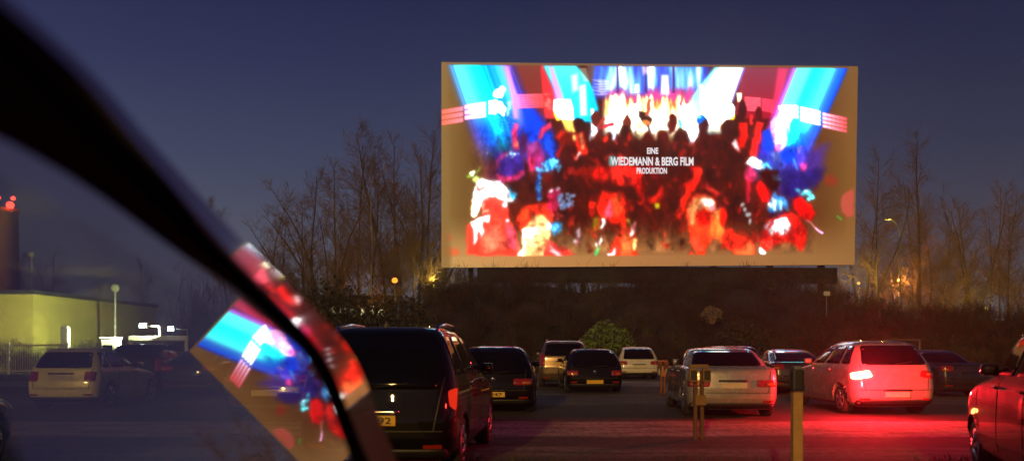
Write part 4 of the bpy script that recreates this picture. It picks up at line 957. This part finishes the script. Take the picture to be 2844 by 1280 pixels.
def brush_material():
    m = mat('winter brush', (.1, .06, .03), 1.0, 0, 0, .5, .3); nt = m.node_tree
    b = [n for n in nt.nodes if n.type == 'BSDF_PRINCIPLED'][0]
    geo = nt.nodes.new('ShaderNodeNewGeometry'); n1 = nt.nodes.new('ShaderNodeTexNoise'); n1.inputs['Scale'].default_value = .28; n1.inputs['Detail'].default_value = 4; nt.links.new(geo.outputs['Position'], n1.inputs['Vector'])
    cr = nt.nodes.new('ShaderNodeValToRGB'); nt.links.new(n1.outputs[0], cr.inputs[0])
    st = [(.3, (.014, .010, .007)), (.42, (.05, .024, .012)), (.52, (.025, .017, .010)), (.6, (.055, .05, .02)), (.72, (.07, .04, .024))]
    while len(cr.color_ramp.elements) < len(st): cr.color_ramp.elements.new(.5)
    for e, (p, c) in zip(cr.color_ramp.elements, st): e.position = p; e.color = (*c, 1)
    nt.links.new(cr.outputs[0], b.inputs['Base Color']); return m
tag(sh.build('shrubbery', brush_material()), 'dark mass of brush covering the bank beneath the screen', 'shrubs', kind='stuff')
def bush(px, py, d, h, w_, m, label, nl=420, leaf=.09, seed=1):
    b = MB(); r = random.Random(seed); shrub_into(b, (0, 0, 0), h, w_, r, 40, nl, leaf)
    o = b.build('shrub', m); p = at(px, py, d); o.location = (p.x, p.y, max(0, p.z-h)); tag(o, label, 'shrub')
bush(1528, 808, 44.5, 2.9, 3.0, M['leaf_green'], 'round green bush behind the black hatchback, brighter than the brush round it', 1500, .10, 2)
bush(1790, 768, 50, .95, 1.2, M['leaf_pale'], 'small pale dry bush on the bank above the silver saloon', 380, .08, 3)
bush(1010, 740, 46, 3.6, 4.6, M['leaf'], 'tall olive bush at the foot of the bank behind the roof of the people carrier', 1500, .12, 4)
bush(1870, 800, 47, 2.2, 3.2, M['leaf'], 'dull green bush low on the bank behind the silver saloon', 700, .1, 6)
bush(845, 690, 50, 5.2, 5.4, M['leaf'], 'broad dark bush under the wide bare tree left of the screen', 1600, .13, 5)

# ---------------------------------------------------------------- bare trees
VAR = [tree_mesh(18, 1, .30, .16, .25, 30), tree_mesh(18, 2, .36, .20, .2, 28, forks=3), tree_mesh(18, 3, .22, .14, .3, 34), tree_mesh(18, 4, .34, .18, .18, 32),
       tree_mesh(18, 5, .20, .20, .10, 46, dens=1.15), tree_mesh(18, 6, .38, .17, .22, 26, forks=4), tree_mesh(18, 7, .26, .13, .35, 26)]
TREES = [ # px, top, distance, variety, pale trunk, label
 (582, 512, 66, 3, 0, 'small bare tree just above the glowing reflection on the car pillar'),
 (668, 500, 70, 2, 0, 'slender bare tree with a thin pointed top, left of the broad spreading tree'),
 (712, 572, 64, 5, 0, 'low tangled bare tree right beside the car pillar'),
 (640, 590, 72, 1, 0, 'short wide bare tree half hidden by the car pillar'),
 (822, 402, 66, 5, 0, 'broad bare tree with a wide fan of branches left of the screen'),
 (760, 480, 78, 1, 0, 'thin branched bare tree behind the left edge of the broad spreading tree'),
 (878, 455, 72, 2, 1, 'pale stemmed birch right of the broad spreading tree'),
 (905, 368, 74, 0, 0, 'tall slim bare tree between the birch and the taller trees by the screen'),
 (936, 430, 68, 6, 1, 'lower pale stemmed birch catching orange light'),
 (978, 333, 70, 3, 0, 'tall bare tree with a bushy crown, second tallest left of the screen'),
 (1012, 392, 76, 2, 0, 'narrow bare tree squeezed between the two tallest left of the screen'),
 (1042, 452, 66, 6, 0, 'thin bare sapling in front of the tallest trees left of the screen'),
 (1078, 330, 68, 0, 0, 'tallest bare tree, thick dark trunk next to the left edge of the screen'),
 (1106, 400, 78, 4, 0, 'bare tree cut off by the left edge of the screen'),
 (852, 560, 62, 6, 0, 'low bare sapling in the gap beside the broad spreading tree'),
 (2172, 420, 74, 1, 0, 'bare tree cut off by the right edge of the screen'),
 (2204, 392, 70, 6, 0, 'lone slim bare tree just right of the screen'),
 (2248, 560, 78, 5, 0, 'low bare tree lit orange from behind, beside the curved street lamp'),
 (2316, 336, 72, 4, 0, 'tallest tree right of the screen with a dense pointed crown'),
 (2358, 545, 68, 3, 0, 'short bushy bare tree at the right foot of the tall pointed tree'),
 (2402, 590, 76, 1, 0, 'low spreading bare tree between the pointed tree and the forked tree'),
 (2444, 432, 70, 1, 0, 'forked bare tree with several upright stems near the right edge'),
 (2476, 520, 80, 2, 0, 'slim bare tree just right of the forked tree'),
 (2512, 470, 74, 6, 0, 'thin upright bare tree third from the right edge'),
 (2548, 500, 70, 2, 0, 'bare tree second from the right edge'),
 (2585, 530, 68, 5, 0, 'wide bare tree cut by the right edge of the view'),
 (690, 545, 80, 3, 0, 'faint far bare tree behind the slender pointed one'),
 (790, 445, 84, 3, 0, 'far bare tree whose crown fills the left half of the broad fan'),
 (850, 430, 80, 0, 0, 'far bare tree whose crown fills the right half of the broad fan'),
 (925, 395, 84, 3, 0, 'far bare tree filling the gap right of the tall slim one'),
 (1000, 370, 84, 0, 0, 'far bare tree right behind the tall bushy crown'),
 (1050, 360, 80, 3, 0, 'far bare tree just left of the tallest trunk'),
 (1095, 365, 72, 5, 0, 'forked bare tree reaching across the left edge of the screen'),
 (2185, 470, 84, 3, 0, 'faint far bare tree close to the right edge of the screen'),
 (2300, 450, 80, 0, 0, 'far bare tree behind the left side of the tall pointed tree'),
 (2345, 470, 82, 3, 0, 'far bare tree behind the right side of the tall pointed tree'),
 (2425, 500, 84, 3, 0, 'far bare tree behind the left side of the forked tree'),
 (2530, 520, 82, 0, 0, 'far bare tree between the last two trees on the right'),
 (120, 600, 84, 1, 0, 'bare tree behind the flat roofed building, nearest its lit corner'),
 (215, 640, 80, 5, 0, 'bare tree above the long dim wall of the flat roofed building'),
 (350, 650, 86, 3, 0, 'bare tree behind the two white floodlights'),
 (470, 620, 78, 1, 0, 'bare tree seen through the car window right of the floodlights'),
 (30, 640, 90, 3, 0, 'bare tree below the orange tower'),
]
rt = random.Random(3)
for px, ty, d, v, pale, lab in TREES:
    H = CH+(HY-ty)/F*d; p = at(px, HY, d)
    root = empty('bare_tree', (p.x, p.y, 0), rt.random()*6.28); s = H/18.; root.scale = (s, s, s); root['group'] = 'bare winter trees behind the car park'
    tag(root, lab, 'tree')
    tm, cm = VAR[v]
    t = bpy.data.objects.new('trunk', tm.copy()); COL.objects.link(t); t.parent = root; t.data.materials.append(M['bark_pale' if pale else 'bark'])
    c = bpy.data.objects.new('crown', cm); COL.objects.link(c); c.parent = root
    if not cm.materials: cm.materials.append(M['twig'])

# ---------------------------------------------------------------- street lamps and other lights behind the trees
def street_lamp(px, py, d, label, kind, col, power, arm=0., emit=30):
    p = at(px, py, d); r = empty('street_lamp', (p.x-arm, p.y, 0)); tag(r, label, 'street lamp')
    H = p.z
    if kind == 'arm':
        pts = [(0, 0, 0), (0, 0, H-1.6)]+[(arm*(1-math.cos(t)), 0, H-1.6+1.6*math.sin(t)) for t in (.3, .6, .9, 1.2, 1.5)]
        MB().tube(pts, [.09, .07]+[.05]*5, 8).build('post', M['steel'], r, True)
        MB().box((arm, 0, H), (.5, .22, .12), bev=.03).build('lamp_head', M['steel'], r)
        MB().box((arm, 0, H-.075), (.36, .16, .04), bev=.01).build('lamp_lens', glow('lamp lens %d' % px, col, emit), r)
    else:
        MB().tube([(0, 0, 0), (0, 0, H-.2)], [.08, .05], 8).build('post', M['steel'], r, True)
        MB().ball((0, 0, H), .13 if kind == 'globe' else .2).build('lamp_globe', glow('lamp globe %d' % px, col, emit), r, True)
        MB().lathe([(.1, -.26), (.14, -.2), (.1, -.17)], (0, 0, H)).build('lamp_collar', M['steel'], r, True)
    if power: lamp('bulb', (arm, 0, H+.42 if kind != 'arm' else H-.25), col, power, .07, r)
    return r
M['steel'] = mat('galvanised steel', (.2, .2, .19), .5, .6)
M['whitepaint'] = mat('white painted metal', (.6, .62, .55), .5)
SOD = (1, .38, .06); YEL = (1, .72, .12)
street_lamp(993, 705, 62, 'orange glowing globe lamp among the trees left of the screen', 'globe2', (1, .25, .02), 0, emit=2.6)
street_lamp(2234, 550, 72, 'curved arm street lamp over the orange lit tree right of the screen', 'arm', YEL, 60, -1.0, 5)
street_lamp(2262, 716, 75.5, 'sodium lamp low beside the orange lit tree right of the screen', 'globe', SOD, 2600, emit=.9)
street_lamp(2160, 712, 70, 'low yellow lamp hidden at the lower right corner of the screen', 'globe', YEL, 420, emit=.9)
street_lamp(2480, 775, 64, 'low yellow lamp shining through the thicket near the right edge', 'globe', YEL, 500, emit=.9)
street_lamp(1092, 720, 66, 'yellow lamp behind the thick trunk at the left edge of the screen', 'globe', YEL, 420, emit=.9)
street_lamp(905, 800, 71, 'sodium lamp low behind the birches left of the screen', 'globe', SOD, 500, emit=.9)

# far hall with lit windows glittering through the brush
hb = empty('distant_hall', at(830, HY, 88).to_tuple()[:2]+(0,)); tag(hb, 'long low hall with a row of lit windows glittering through the brush', 'building')
MB().box((0, 0, 3.1), (12.5, 6, 6.2)).build('walls', mat('hall wall', (.12, .11, .09), .8), hb)
MB().box((0, 0, 6.36), (13, 6.6, .3)).build('roof', mat('hall roof', (.04, .04, .04), .8), hb)
wm = glow('lit window', (1, .86, .42), 2.4)
for k in range(13):
    MB().box((-5.6+k*.93, -3.03, 4.75+.1*(k % 3)), (.5, .06, .7+.25*(k % 2))).build('window', wm, hb)

# ---------------------------------------------------------------- left: building, railing, floodlights, tower
bl = empty('flat_roofed_building', (-36.8, 61, 0)); tag(bl, 'long flat roofed building with a yellow lit end wall behind the white railing', 'building')
MB().box((0, 0, 2.3), (16.4, 18, 4.6)).build('walls', mat('ochre render', (.58, .50, .09), .85, 0, 0, .2, .6, .2, 12), bl)
MB().box((0, 0, 4.72), (16.7, 18.3, .24), bev=.03).build('roof', mat('roof edge', (.05, .05, .045), .7), bl)
MB().box((-2.6, -9.02, 1.5), (1.2, .08, 3.0)).build('door', M['trim'], bl)
fe = empty('railing', (-26.6, 46, 0)); tag(fe, 'white railing with thin upright bars in front of the building', 'railing')
f = MB()
for z in (.18, 1.55): f.box((0, 0, z), (6.2, .06, .08))
f.build('rails', M['whitepaint'], fe)
for x in (-3.1, 0, 3.1):
    MB().box((x, 0, .85), (.1, .1, 1.7)).build('railing_post', M['whitepaint'], fe)
f = MB()
for k in range(50):
    if k % 25: f.box((-3.1+6.2*k/50, 0, .86), (.022, .022, 1.32))
f.build('uprights', M['whitepaint'], fe)
gp = MB().box((-23.75, 46.3, 1.27), (.36, .36, 2.54), bev=.02).build('gate_pillar', M['whitepaint']); tag(gp, 'white square pillar at the right end of the railing', 'pillar')
for px, py, d, lab in ((80, 640, 74, 'tall lamp post with a dull globe above the building roof'), (290, 724, 56, 'unlit lamp post standing beside the long wall of the building')):
    p = at(px, py, d); r = empty('lamp_post', (p.x, p.y, 0)); tag(r, lab, 'lamp post')
    MB().tube([(0, 0, 0), (0, 0, p.z-.2)], [.1, .06], 8).build('post', M['whitepaint'], r, True)
    MB().ball((0, 0, p.z), .26).build('lamp_globe', mat('dull globe %d' % px, (.5, .55, .35), .4), r, True)
for px, py, d, e, lab, pw in ((358, 818, 46, 26, 'left white floodlight on a bracket above the gantry', 260), (430, 826, 46, 60, 'brighter right white floodlight above the gantry', 700)):
    p = at(px, py, d); r = empty('floodlight', p); tag(r, lab, 'floodlight')
    MB().box((0, .07, 0), (.36, .16, .30), bev=.03).build('housing', M['steel'], r)
    MB().box((0, -.04, 0), (.30, .05, .24), bev=.02, rx=R(-10)).build('lens', glow('floodlight lens %d' % px, (.78, .95, 1), e), r)
    a_ = .85
    MB().tube([(.1, .1, -.02), (a_, .1, -.05), (a_, .1, -.6)], .035, 8).build('bracket', M['whitepaint'], r, True)
    l_ = bpy.data.lights.new('bulb', 'SPOT'); l_.energy = pw*46; l_.color = (.95, 1, .55); l_.spot_size = R(80); l_.spot_blend = .8; l_.shadow_soft_size = .06
    o_ = bpy.data.objects.new('bulb', l_); COL.objects.link(o_); o_.parent = r; o_.location = (-.1, -.12, 0)
    o_.rotation_euler = (Vector((-30, 54, 2.5))-Vector(p)).to_track_quat('-Z', 'Y').to_euler()
p0, p1 = at(322, 850, 46), at(470, 850, 46)
gn = empty('entrance_gantry', ((p0.x+p1.x)/2, 46.2, 0)); tag(gn, 'white entrance gantry under the two floodlights', 'gantry')
wd = p1.x-p0.x
MB().box((0, 0, p0.z), (wd, .3, .26), bev=.02).build('top_beam', M['whitepaint'], gn)
for x in (-wd/2+.08, wd/2-.08): MB().box((x, 0, (p0.z-.15)/2), (.16, .16, p0.z-.15)).build('post', M['whitepaint'], gn)
MB().box((0, 0, .62), (wd*.9, .1, 1.0)).build('lower_panel', mat('gantry panel', (.30, .36, .12), .7), gn)
p = at(258, 861, 46); kb = empty('ticket_booth', (p.x, 47, 0)); tag(kb, 'low pale booth left of the gantry posts', 'booth')
MB().box((0, 0, .95), (.72, .8, 1.9), bev=.02).build('walls', M['whitepaint'], kb); MB().box((0, 0, 1.94), (.85, .95, .08)).build('roof', M['whitepaint'], kb)
MB().box((0, -.41, 1.3), (.5, .04, .5)).build('window', M['glass_dark'], kb)
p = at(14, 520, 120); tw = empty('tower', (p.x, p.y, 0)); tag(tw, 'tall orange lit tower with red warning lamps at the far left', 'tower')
MB().lathe([(2.0, 0), (1.55, p.z-1.0), (1.75, p.z-.9), (1.75, p.z-.3), (1.5, p.z-.25)], (0, 0, 0), n=28).build('shaft', mat('orange lit shaft', (.95, .48, .07), .8), tw, True)  # orange light on the shaft is put into its colour
for x, z in ((-.9, .1), (1.5, 0), (-.1, 1.0), (1.9, .9)):
    l = MB().ball((x, -1.5, p.z+z), .5 if z < .5 else .3).build('warning_lamp', glow('red warning %.1f' % x, (1, .05, .03), 14), tw, True)
    MB().tube([(0, 0, 0), (0, 0, .5)], .06, 6).build('lamp_stem', M['steel'], l).location = (x, -1.5, p.z+z-.8)

# ---------------------------------------------------------------- cars
cars = 'cars parked in front of the screen'
van, S = make_car('mpv', 'people_carrier', 'black', 'black people carrier nearest the camera, yellow plate ending in 92, flank lit red', antenna=True, lamps='tall', plate=('plate_y', '92', 0, .15, .14), plate_z=.64, hs=1.03, winlow=.98, wtop=1.48, lq=[(.835, .80), (.888, .74), (.888, .99), (.815, .96)], rear_lit=(False, True, glow('lit tail lamp', (1, .035, .012), .75)),
                  rails='chrome')
put(van, 937, 9.6, -5)
lamp('tail_lamp', (1.12, -.02, .88), (1, .03, .02), 7, .03, van)
# second row
c, S2 = make_car('hatch', 'hatchback', 'black', 'black hatchback right of the people carrier with a plate reading K 247', lamps='wide', plate=('plate_y', 'K 247', .0, .40, 0), plate_z=.42, badge=True, hs=1.0, winlow=.86, lampz=-.11); put(c, 1240, 18.9, -2.5)
c, _ = make_car('suv', 'off_roader', 'tan', 'bronze off roader with red gleaming roof rails, behind and left of the low black hatchback', rails='chrome', lamps='tall', plate=('plate_y',), plate_z=.85, hs=.99); put(c, 1420, 31, -1)
c, _ = make_car('hatch', 'hatchback', 'black', 'low black hatchback with a round badge, between the bronze off roader and the white car', lamps='block', plate=('plate_y',), plate_z=.36, badge=True, hs=.955, winlow=.80, lampz=-.14, rear_lit=None); put(c, 1497, 27.2, 1.2)
c, _ = make_car('hatch', 'hatchback', 'white', 'white hatchback with a dark lower bumper, farthest of the cars seen from behind', lamps='block', plate=('plate_w',), plate_z=.58, hs=1.0, bumper='trim', winlow=.9, lampz=-.08); put(c, 1608, 38.7, 0)
c, S6 = make_car('sedan', 'saloon_car', 'silver', 'silver saloon with a dim plate between the speaker post and the dark coupe', lamps='wide', plate=('plate_w',), plate_z=.67, hs=1.03, wiper=False, lampz=-.15, ws=1.06); put(c, 1846, 17.6, -3.5)
c, _ = make_car('mpv', 'estate_car', 'anthracite', 'dark car whose roof shows just above the right end of the silver saloon', lamps='tall', hs=.9, rails=False); put(c, 1856, 25, 0)
c, _ = make_car('coupe', 'coupe', 'anthracite', 'dark coupe between the silver saloon and the white car with the red light', lamps='block', hs=1.03); put(c, 2018, 26.5, -2)
BRK = glow('brake light', (1, .30, .12), 26)
c, S8 = make_car('hatch', 'hatchback', 'pearl', 'white hatchback flooded with red by its own lit left tail light', lamps='block', lq=[(.50, .82), (.875, .76), (.875, .90), (.56, .96)], rear_lit=(True, False, BRK), hs=1.08, ls=1.05, fog=True, plate=('plate_w',), plate_z=.45); put(c, 2258, 18.3, 1.5)
white8 = c
lamp('brake_lamp', (-.98, -.85, .92), (1, .010, .022), 1250, .045, c)
c, _ = make_car('sedan', 'convertible', 'anthracite', 'dark low car parked behind the white hatchback on its right side', lamps='block', hs=.98); put(c, 2440, 25, 14)
c, _ = make_car('suv', 'off_roader', 'darkred', 'dark car cut off by the right edge, its side and front wheel towards the camera', lamps='block', hs=1.02); c.location = (4.95, 6.1, 0); c.rotation_euler = (0, 0, R(-18))
lamp('orange_glint_light', (-.98, 3.85, .72), (1, .2, .05), 1.0, .03, c)  # added point light, stands in for an orange reflection on the front corner
# cars seen through the side window on the left
c, _ = make_car('hatch', 'hatchback', 'cream', 'small cream hatchback seen through the side window of the red car', lamps='round', hs=.97, ws=.95, ls=.92, plate=('plate_w',), plate_z=.74); put(c, 150, 20, 0)
c, _ = make_car('hatch', 'hatchback', 'anthracite', 'dark car corner at the lower left edge of the view', lamps='block'); c.location = (-6.95, 7.0, 0); c.rotation_euler = (0, 0, R(2))
c, _ = make_car('suv', 'off_roader', 'black', 'dark off roader behind the small cream hatchback', lamps='tall', hs=.9); put(c, 330, 27, 0)
c, _ = make_car('coupe', 'coupe', 'darkred', 'dark low car under the right floodlight seen through the side window', lamps='wide', hs=1.02); put(c, 470, 26, 0)
c, _ = make_car('hatch', 'hatchback', 'anthracite', 'dark hatchback with a small amber gleam beside the red reflection in the window', lamps='block', plate=('plate_w',), plate_z=.55); put(c, 665, 17, -3)

# ---------------------------------------------------------------- speaker posts and the thin frame
M['wood'] = mat('weathered yellow wood', (.50, .29, .10), .8, 0, 0, .35, 9, .4, 30)
M['wood_mid'] = mat('worn brown wood', (.26, .15, .06), .8, 0, 0, .35, 9, .4, 30)
M['wood_dark'] = mat('brown wood', (.14, .07, .03), .8, 0, 0, .35, 9, .4, 30)
def post(px, d, top, wdt, label, style):
    r = empty('speaker_post', ((px-CX)/F*d, d, 0)); tag(r, label, 'post', 'posts for the loudspeakers')
    zt = CH+(HY-top)/F*d
    if style == 0:
        MB().box((0, 0, zt/2-.06), (wdt, wdt, zt+.12), bev=.006).build('post', M['wood'], r)
        MB().box((0, -.01, zt+.105), (wdt*1.2, .10, .19), bev=.02).build('speaker_box', M['trim'], r)
        MB().box((0, -.005, zt+.215), (wdt*.8, .09, .03), bev=.008).build('speaker_lid', M['steel'], r)
    else:
        MB().box((-.05, 0, zt/2-.1), (.055, .07, zt+.0), bev=.004).build('post', M['wood_dark'], r); MB().box((.06, .03, zt/2-.1), (.055, .07, zt), bev=.004).build('post', M['wood_dark'], r)
        MB().box((0, 0, zt-.03), (.30, .1, .05), bev=.006).build('crossbar', M['wood_mid'], r)
        for x in (-.10, .11):
            b_ = MB().box((x, -.07, zt-.17), (.13, .1, .22), bev=.02).build('speaker_box', M['wood_dark'] if style == 2 else M['wood_mid'], r)
            MB().box((x, -.125, zt-.17), (.09, .012, .15), bev=.004).build('speaker_grille', M['trim'], b_)
        MB().box((.02, -.05, .62), (.17, .09, .16), bev=.01).build('junction_box', M['wood_mid'], r)
post(2004, 7.8, 985, .086, 'thick yellow wooden post with a black speaker box in the right foreground', 0)
post(1757, 13.7, 915, .10, 'brown twin post carrying two loudspeakers in front of the silver saloon', 1)
post(1667, 27, 905, .1, 'distant speaker post right of the white hatchback', 2)
fr = empty('goal_frame', (at(2270, 872, 33).x, 33, 0)); tag(fr, 'thin pale metal frame standing behind the red lit car', 'frame')
q = MB()
for x in (-.66, .66): q.tube([(x, 0, 0), (x, 0, 1.72)], .025, 6)
q.tube([(-.66, 0, 1.72), (.66, 0, 1.72)], .025, 6); q.build('tubes', M['steel'], fr)
p = at(2080, 738, 52); sl = empty('small_floodlight', p); tag(sl, 'small pale unlit floodlight on the bank under the right part of the screen', 'floodlight')
MB().box((0, 0, 0), (.34, .2, .26), bev=.04, rz=.4).build('housing', M['whitepaint'], sl); MB().tube([(0, .05, -.1), (0, .05, -1.4)], .03, 6).build('stake', M['steel'], sl)
# pale low wall behind the cars
lw = MB().box((at(1700, 872, 49).x, 46, .22), (3.0, .4, .44), bev=.03).build('low_wall', mat('concrete', (.42, .4, .38), .8)); tag(lw, 'short pale concrete kerb block behind the distant speaker post', 'kerb block')

# ---------------------------------------------------------------- the red car at the camera's left
CAM = Vector((0, 0, CH))
def ray(px, py): return Vector(((px-CX)/F, 1, (HY-py)/F))
n1 = (ray(2157, 168).normalized()-ray(505, 870).normalized()).normalized()
n2 = (ray(2157, 168).normalized()-ray(440, 775).normalized()).normalized()
def onpl(px, py, n, c): r = ray(px, py); return CAM+r*(-c/r.dot(n))
hd = Vector((-n1.y, n1.x, 0)).normalized(); rt_ = Vector((hd.y, -hd.x, 0))
band = [(-420, -60, 420, 30), (-300, 15, 380, 30), (-150, 100, 330, 30), (0, 190, 270, 30), (150, 295, 215, 30), (300, 425, 150, 32), (470, 582, 96, 38), (560, 660, 64, 42), (640, 728, 46, 44), (712, 798, 36, 50), (780, 872, 31, 58), (829, 952, 30, 64), (864, 1040, 30, 66), (897, 1130, 33, 66), (935, 1225, 46, 62), (975, 1330, 46, 60)]
fine = []
for i in range(len(band)-1):
    p0 = band[max(0, i-1)]; p1 = band[i]; p2 = band[i+1]; p3 = band[min(len(band)-1, i+2)]
    for k in range(5):
        t = k/5; fine.append(tuple(.5*((2*b)+(-a+c)*t+(2*a-5*b+4*c-d)*t*t+(-a+3*b-3*c+d)*t**3) for a, b, c, d in zip(p0, p1, p2, p3)))
fine.append(band[-1])
def perp(i):
    a, b = fine[max(0, i-1)], fine[min(len(fine)-1, i+1)]; dx, dy = b[0]-a[0], b[1]-a[1]; L = math.hypot(dx, dy); return dy/L, -dx/L     # up and to the right
c0 = .45
lo, mi, hi, lo_px = [], [], [], []
for i, (x, y, wv, sv) in enumerate(fine):
    ux, uy = perp(i)
    lo.append(onpl(x-ux*wv/2, y-uy*wv/2, n1, c0-.004)); mi.append(onpl(x+ux*wv/2, y+uy*wv/2, n1, c0-.016)); hi.append((x+ux*(wv/2), y+uy*(wv/2), x+ux*(wv/2+sv), y+uy*(wv/2+sv)))
O = rt_*(-.371-.84)+hd*(-1.27)
rc = empty('red_car', (O.x, O.y, 0), math.atan2(-hd.x, hd.y)); tag(rc, 'red car whose dark pillar and glossy frame curve across the left foreground', 'car')
bpy.context.view_layer.update()
inv = (Matrix.Translation((O.x, O.y, 0)) @ Matrix.Rotation(math.atan2(-hd.x, hd.y), 4, 'Z')).inverted()
def loc(v): return inv @ Vector(v)
def slab(rows_a, rows_b, n, th, name, m, nu=1, bulge=0., smooth_=True):
    """a strip between two rails with thickness th behind it"""
    mb = MB(); vs = []; W = nu+1; K = len(rows_a)
    for a, b in zip(rows_a, rows_b):
        for j in range(W): vs.append(a.lerp(b, j/nu)+n*bulge*math.sin(math.pi*j/nu))
    back_ = [v-n*th for v in vs]; fs = []
    for i in range(K-1):
        for j in range(nu):
            q = (i*W+j, i*W+j+1, (i+1)*W+j+1, (i+1)*W+j); fs.append(q); fs.append(tuple(K*W+k for k in reversed(q)))
        for j in (0, nu): fs.append((i*W+j, (i+1)*W+j, K*W+(i+1)*W+j, K*W+i*W+j))
    mb.add([loc(v) for v in vs+back_], fs); return mb.build(name, m, rc, smooth_)
slab(lo, mi, n1, .006, 'window_seal', mat('black rubber seal', (.0015, .0015, .0015), .9, spec=.05), 4, .0)
sa = [onpl(h[0]-1, h[1], n2, c0-.03) for h in hi]; sb = [onpl(h[2], h[3], n2, c0-.03) for h in hi]
cutk = next(i for i, h in enumerate(hi) if h[3] > 1012)
slab(sa[cutk:], sb[cutk:], n2, .008, 'front_panel', mat('faded red panel', (.55, .03, .02), .55, spec=.15), 1, 0., False)
sa = sa[:cutk+1]; sb = sb[:cutk+1]
slab(sa, sb, n2, .008, 'window_frame', mat('glossy frame lacquer', (.92, .80, .80), .035, .9, 1., .1, 3, spec=1.), 1, 0., False)
# side glass: under the seal, down to the sill
M['window'] = pane('side window glass', .42, (.95, .96, .97), .36, (.95, .95, .97), .02)
M['shield'] = pane('windshield glass', .04, (.85, .88, .88), .02)
zs = 1.165
def down(p):        # the sill point below p within the plane of the glass
    return p
gl = [l.lerp(m_, .5)-n1*.008 for l, m_ in zip(lo, mi)]
gl = [p for p in gl if p.z > zs]
sill = []
for p in gl:
    q = Vector((0, 0, zs)); s_ = hd.dot(p); 
    lat = (-(c0-.002)-n1.z*(zs-CH))/(n1.dot(rt_))
    sill.append(hd*s_+rt_*lat+Vector((0, 0, zs)))
v = [loc(p) for p in gl+sill]; K = len(gl)
me = MB().add(v, [(i, i+1, K+i+1, K+i) for i in range(K-1)]); me.build('side_window', M['window'], rc)
# windshield and roof across the car
wl = 1.38; rows = []
for p in [q for q in lo if q.z > zs-.02 and hd.dot(q) > .62]:
    q = p-n1*.05
    rows.append([loc(q-rt_*wl*s_/10+hd*.16*math.sin(math.pi*s_/10)) for s_ in range(11)])
v = [a for r_ in rows for a in r_]
MB().add(v, [(i*11+j, i*11+j+1, (i+1)*11+j+1, (i+1)*11+j) for i in range(len(rows)-1) for j in range(10)]).build('windshield', M['shield'], rc, True)
top_z = loc(lo[0]).z
ends = [loc(q) for q in lo if hd.dot(q) <= .66]
if ends:
    e_ = ends[-1]; xr = e_.x; yr = e_.y; zr = e_.z
    rv = []; 
    for y_, z_ in ((yr, zr+.0), (yr-.1, zr+.06), (yr-.5, zr+.12), (yr-1.0, zr+.11), (yr-1.5, zr+.02), (yr-1.75, zr-.12)):
        for s_ in range(9):
            t = s_/8; rv.append((xr+.02-(wl+.04)*t, y_+.12*math.sin(math.pi*t), z_+.06*math.sin(math.pi*t)))
    nr = 6; mb = MB(); fs = [(i*9+j, i*9+j+1, (i+1)*9+j+1, (i+1)*9+j) for i in range(nr-1) for j in range(8)]
    low_ = [(a, b, c_-.05) for a, b, c_ in rv]
    mb.add(rv+low_, fs+[tuple(54+k for k in reversed(f_)) for f_ in fs]).build('roof', M['red'], rc, True)
    for sx_ in (xr, xr-wl):
        if sx_ != xr:
            MB().tube([(sx_, yr, zr), (sx_+.02, yr+.45, zr-.22), (sx_-.02, yr+.95, zs)], [.03, .03, .035], 8).build('pillar', M['red'], rc, True)
        MB().tube([(sx_, yr-1.7, zr-.05), (sx_+(-.02 if sx_ < xr else .05), yr-1.95, zs-.02)], [.04, .06], 8).build('pillar', M['red'], rc, True)
SR = Shape('suv'); SR.tab = [(.2, .16, 4.0, .75), (.3, .04, 4.12, .84), (.45, 0, 4.18, .865), (.7, 0, 4.2, .875), (.82, .02, 4.1, .875), (.9, .04, 3.8, .87), (.96, .05, 3.2, .862), (1.0, .055, 3.1, .855), (1.1, .08, 3.0, .848), (1.165, .09, 2.92, .84)]
SR.H = 1.5; SR.cache = {}; SR.L = 4.2; SR.wy = (.8, 3.35)
car_body(SR).build('body', M['red'], rc, True)
for sg in (-1, 1):
    for wy in SR.wy: wheel(rc, sg*.75, wy, .32, sg)

# ---------------------------------------------------------------- added thin glow haze
m, nt, out = nodes('glow haze')
pv = nt.nodes.new('ShaderNodeVolumePrincipled'); pv.inputs['Color'].default_value = (.9, .9, .92, 1); pv.inputs['Density'].default_value = .0008; pv.inputs['Anisotropy'].default_value = .75  # volume added for the glow round the brake light and lamps
nt.links.new(pv.outputs[0], out.inputs['Volume'])
tag(MB().box((5, 60, 19), (150, 140, 40)).build('haze', m), 'thin glow haze added over the whole car park to make the lights bloom', 'haze', kind='stuff')
# ---------------------------------------------------------------- camera
cam = bpy.data.cameras.new('camera'); co = bpy.data.objects.new('camera', cam); COL.objects.link(co); sc.camera = co
co.location = (0, 0, CH); co.rotation_euler = (R(90), 0, 0)
cam.sensor_width = 36; cam.lens = 36*F/2576; cam.shift_y = (HY-579.5)/2576; cam.clip_start = .05; cam.clip_end = 2000
cam.dof.use_dof = True; cam.dof.focus_distance = 28; cam.dof.aperture_fstop = 1.7
sc.view_settings.view_transform = 'Standard'; sc.view_settings.look = 'None'; sc.view_settings.exposure = 0; sc.view_settings.gamma = 1
sc.render.engine = 'CYCLES'
sc.cycles.transparent_max_bounces = 16; sc.cycles.max_bounces = 8; sc.cycles.sample_clamp_indirect = 6; sc.cycles.caustics_reflective = False; sc.cycles.caustics_refractive = False
sc.cycles.use_denoising = True
sc.render.film_transparent = False
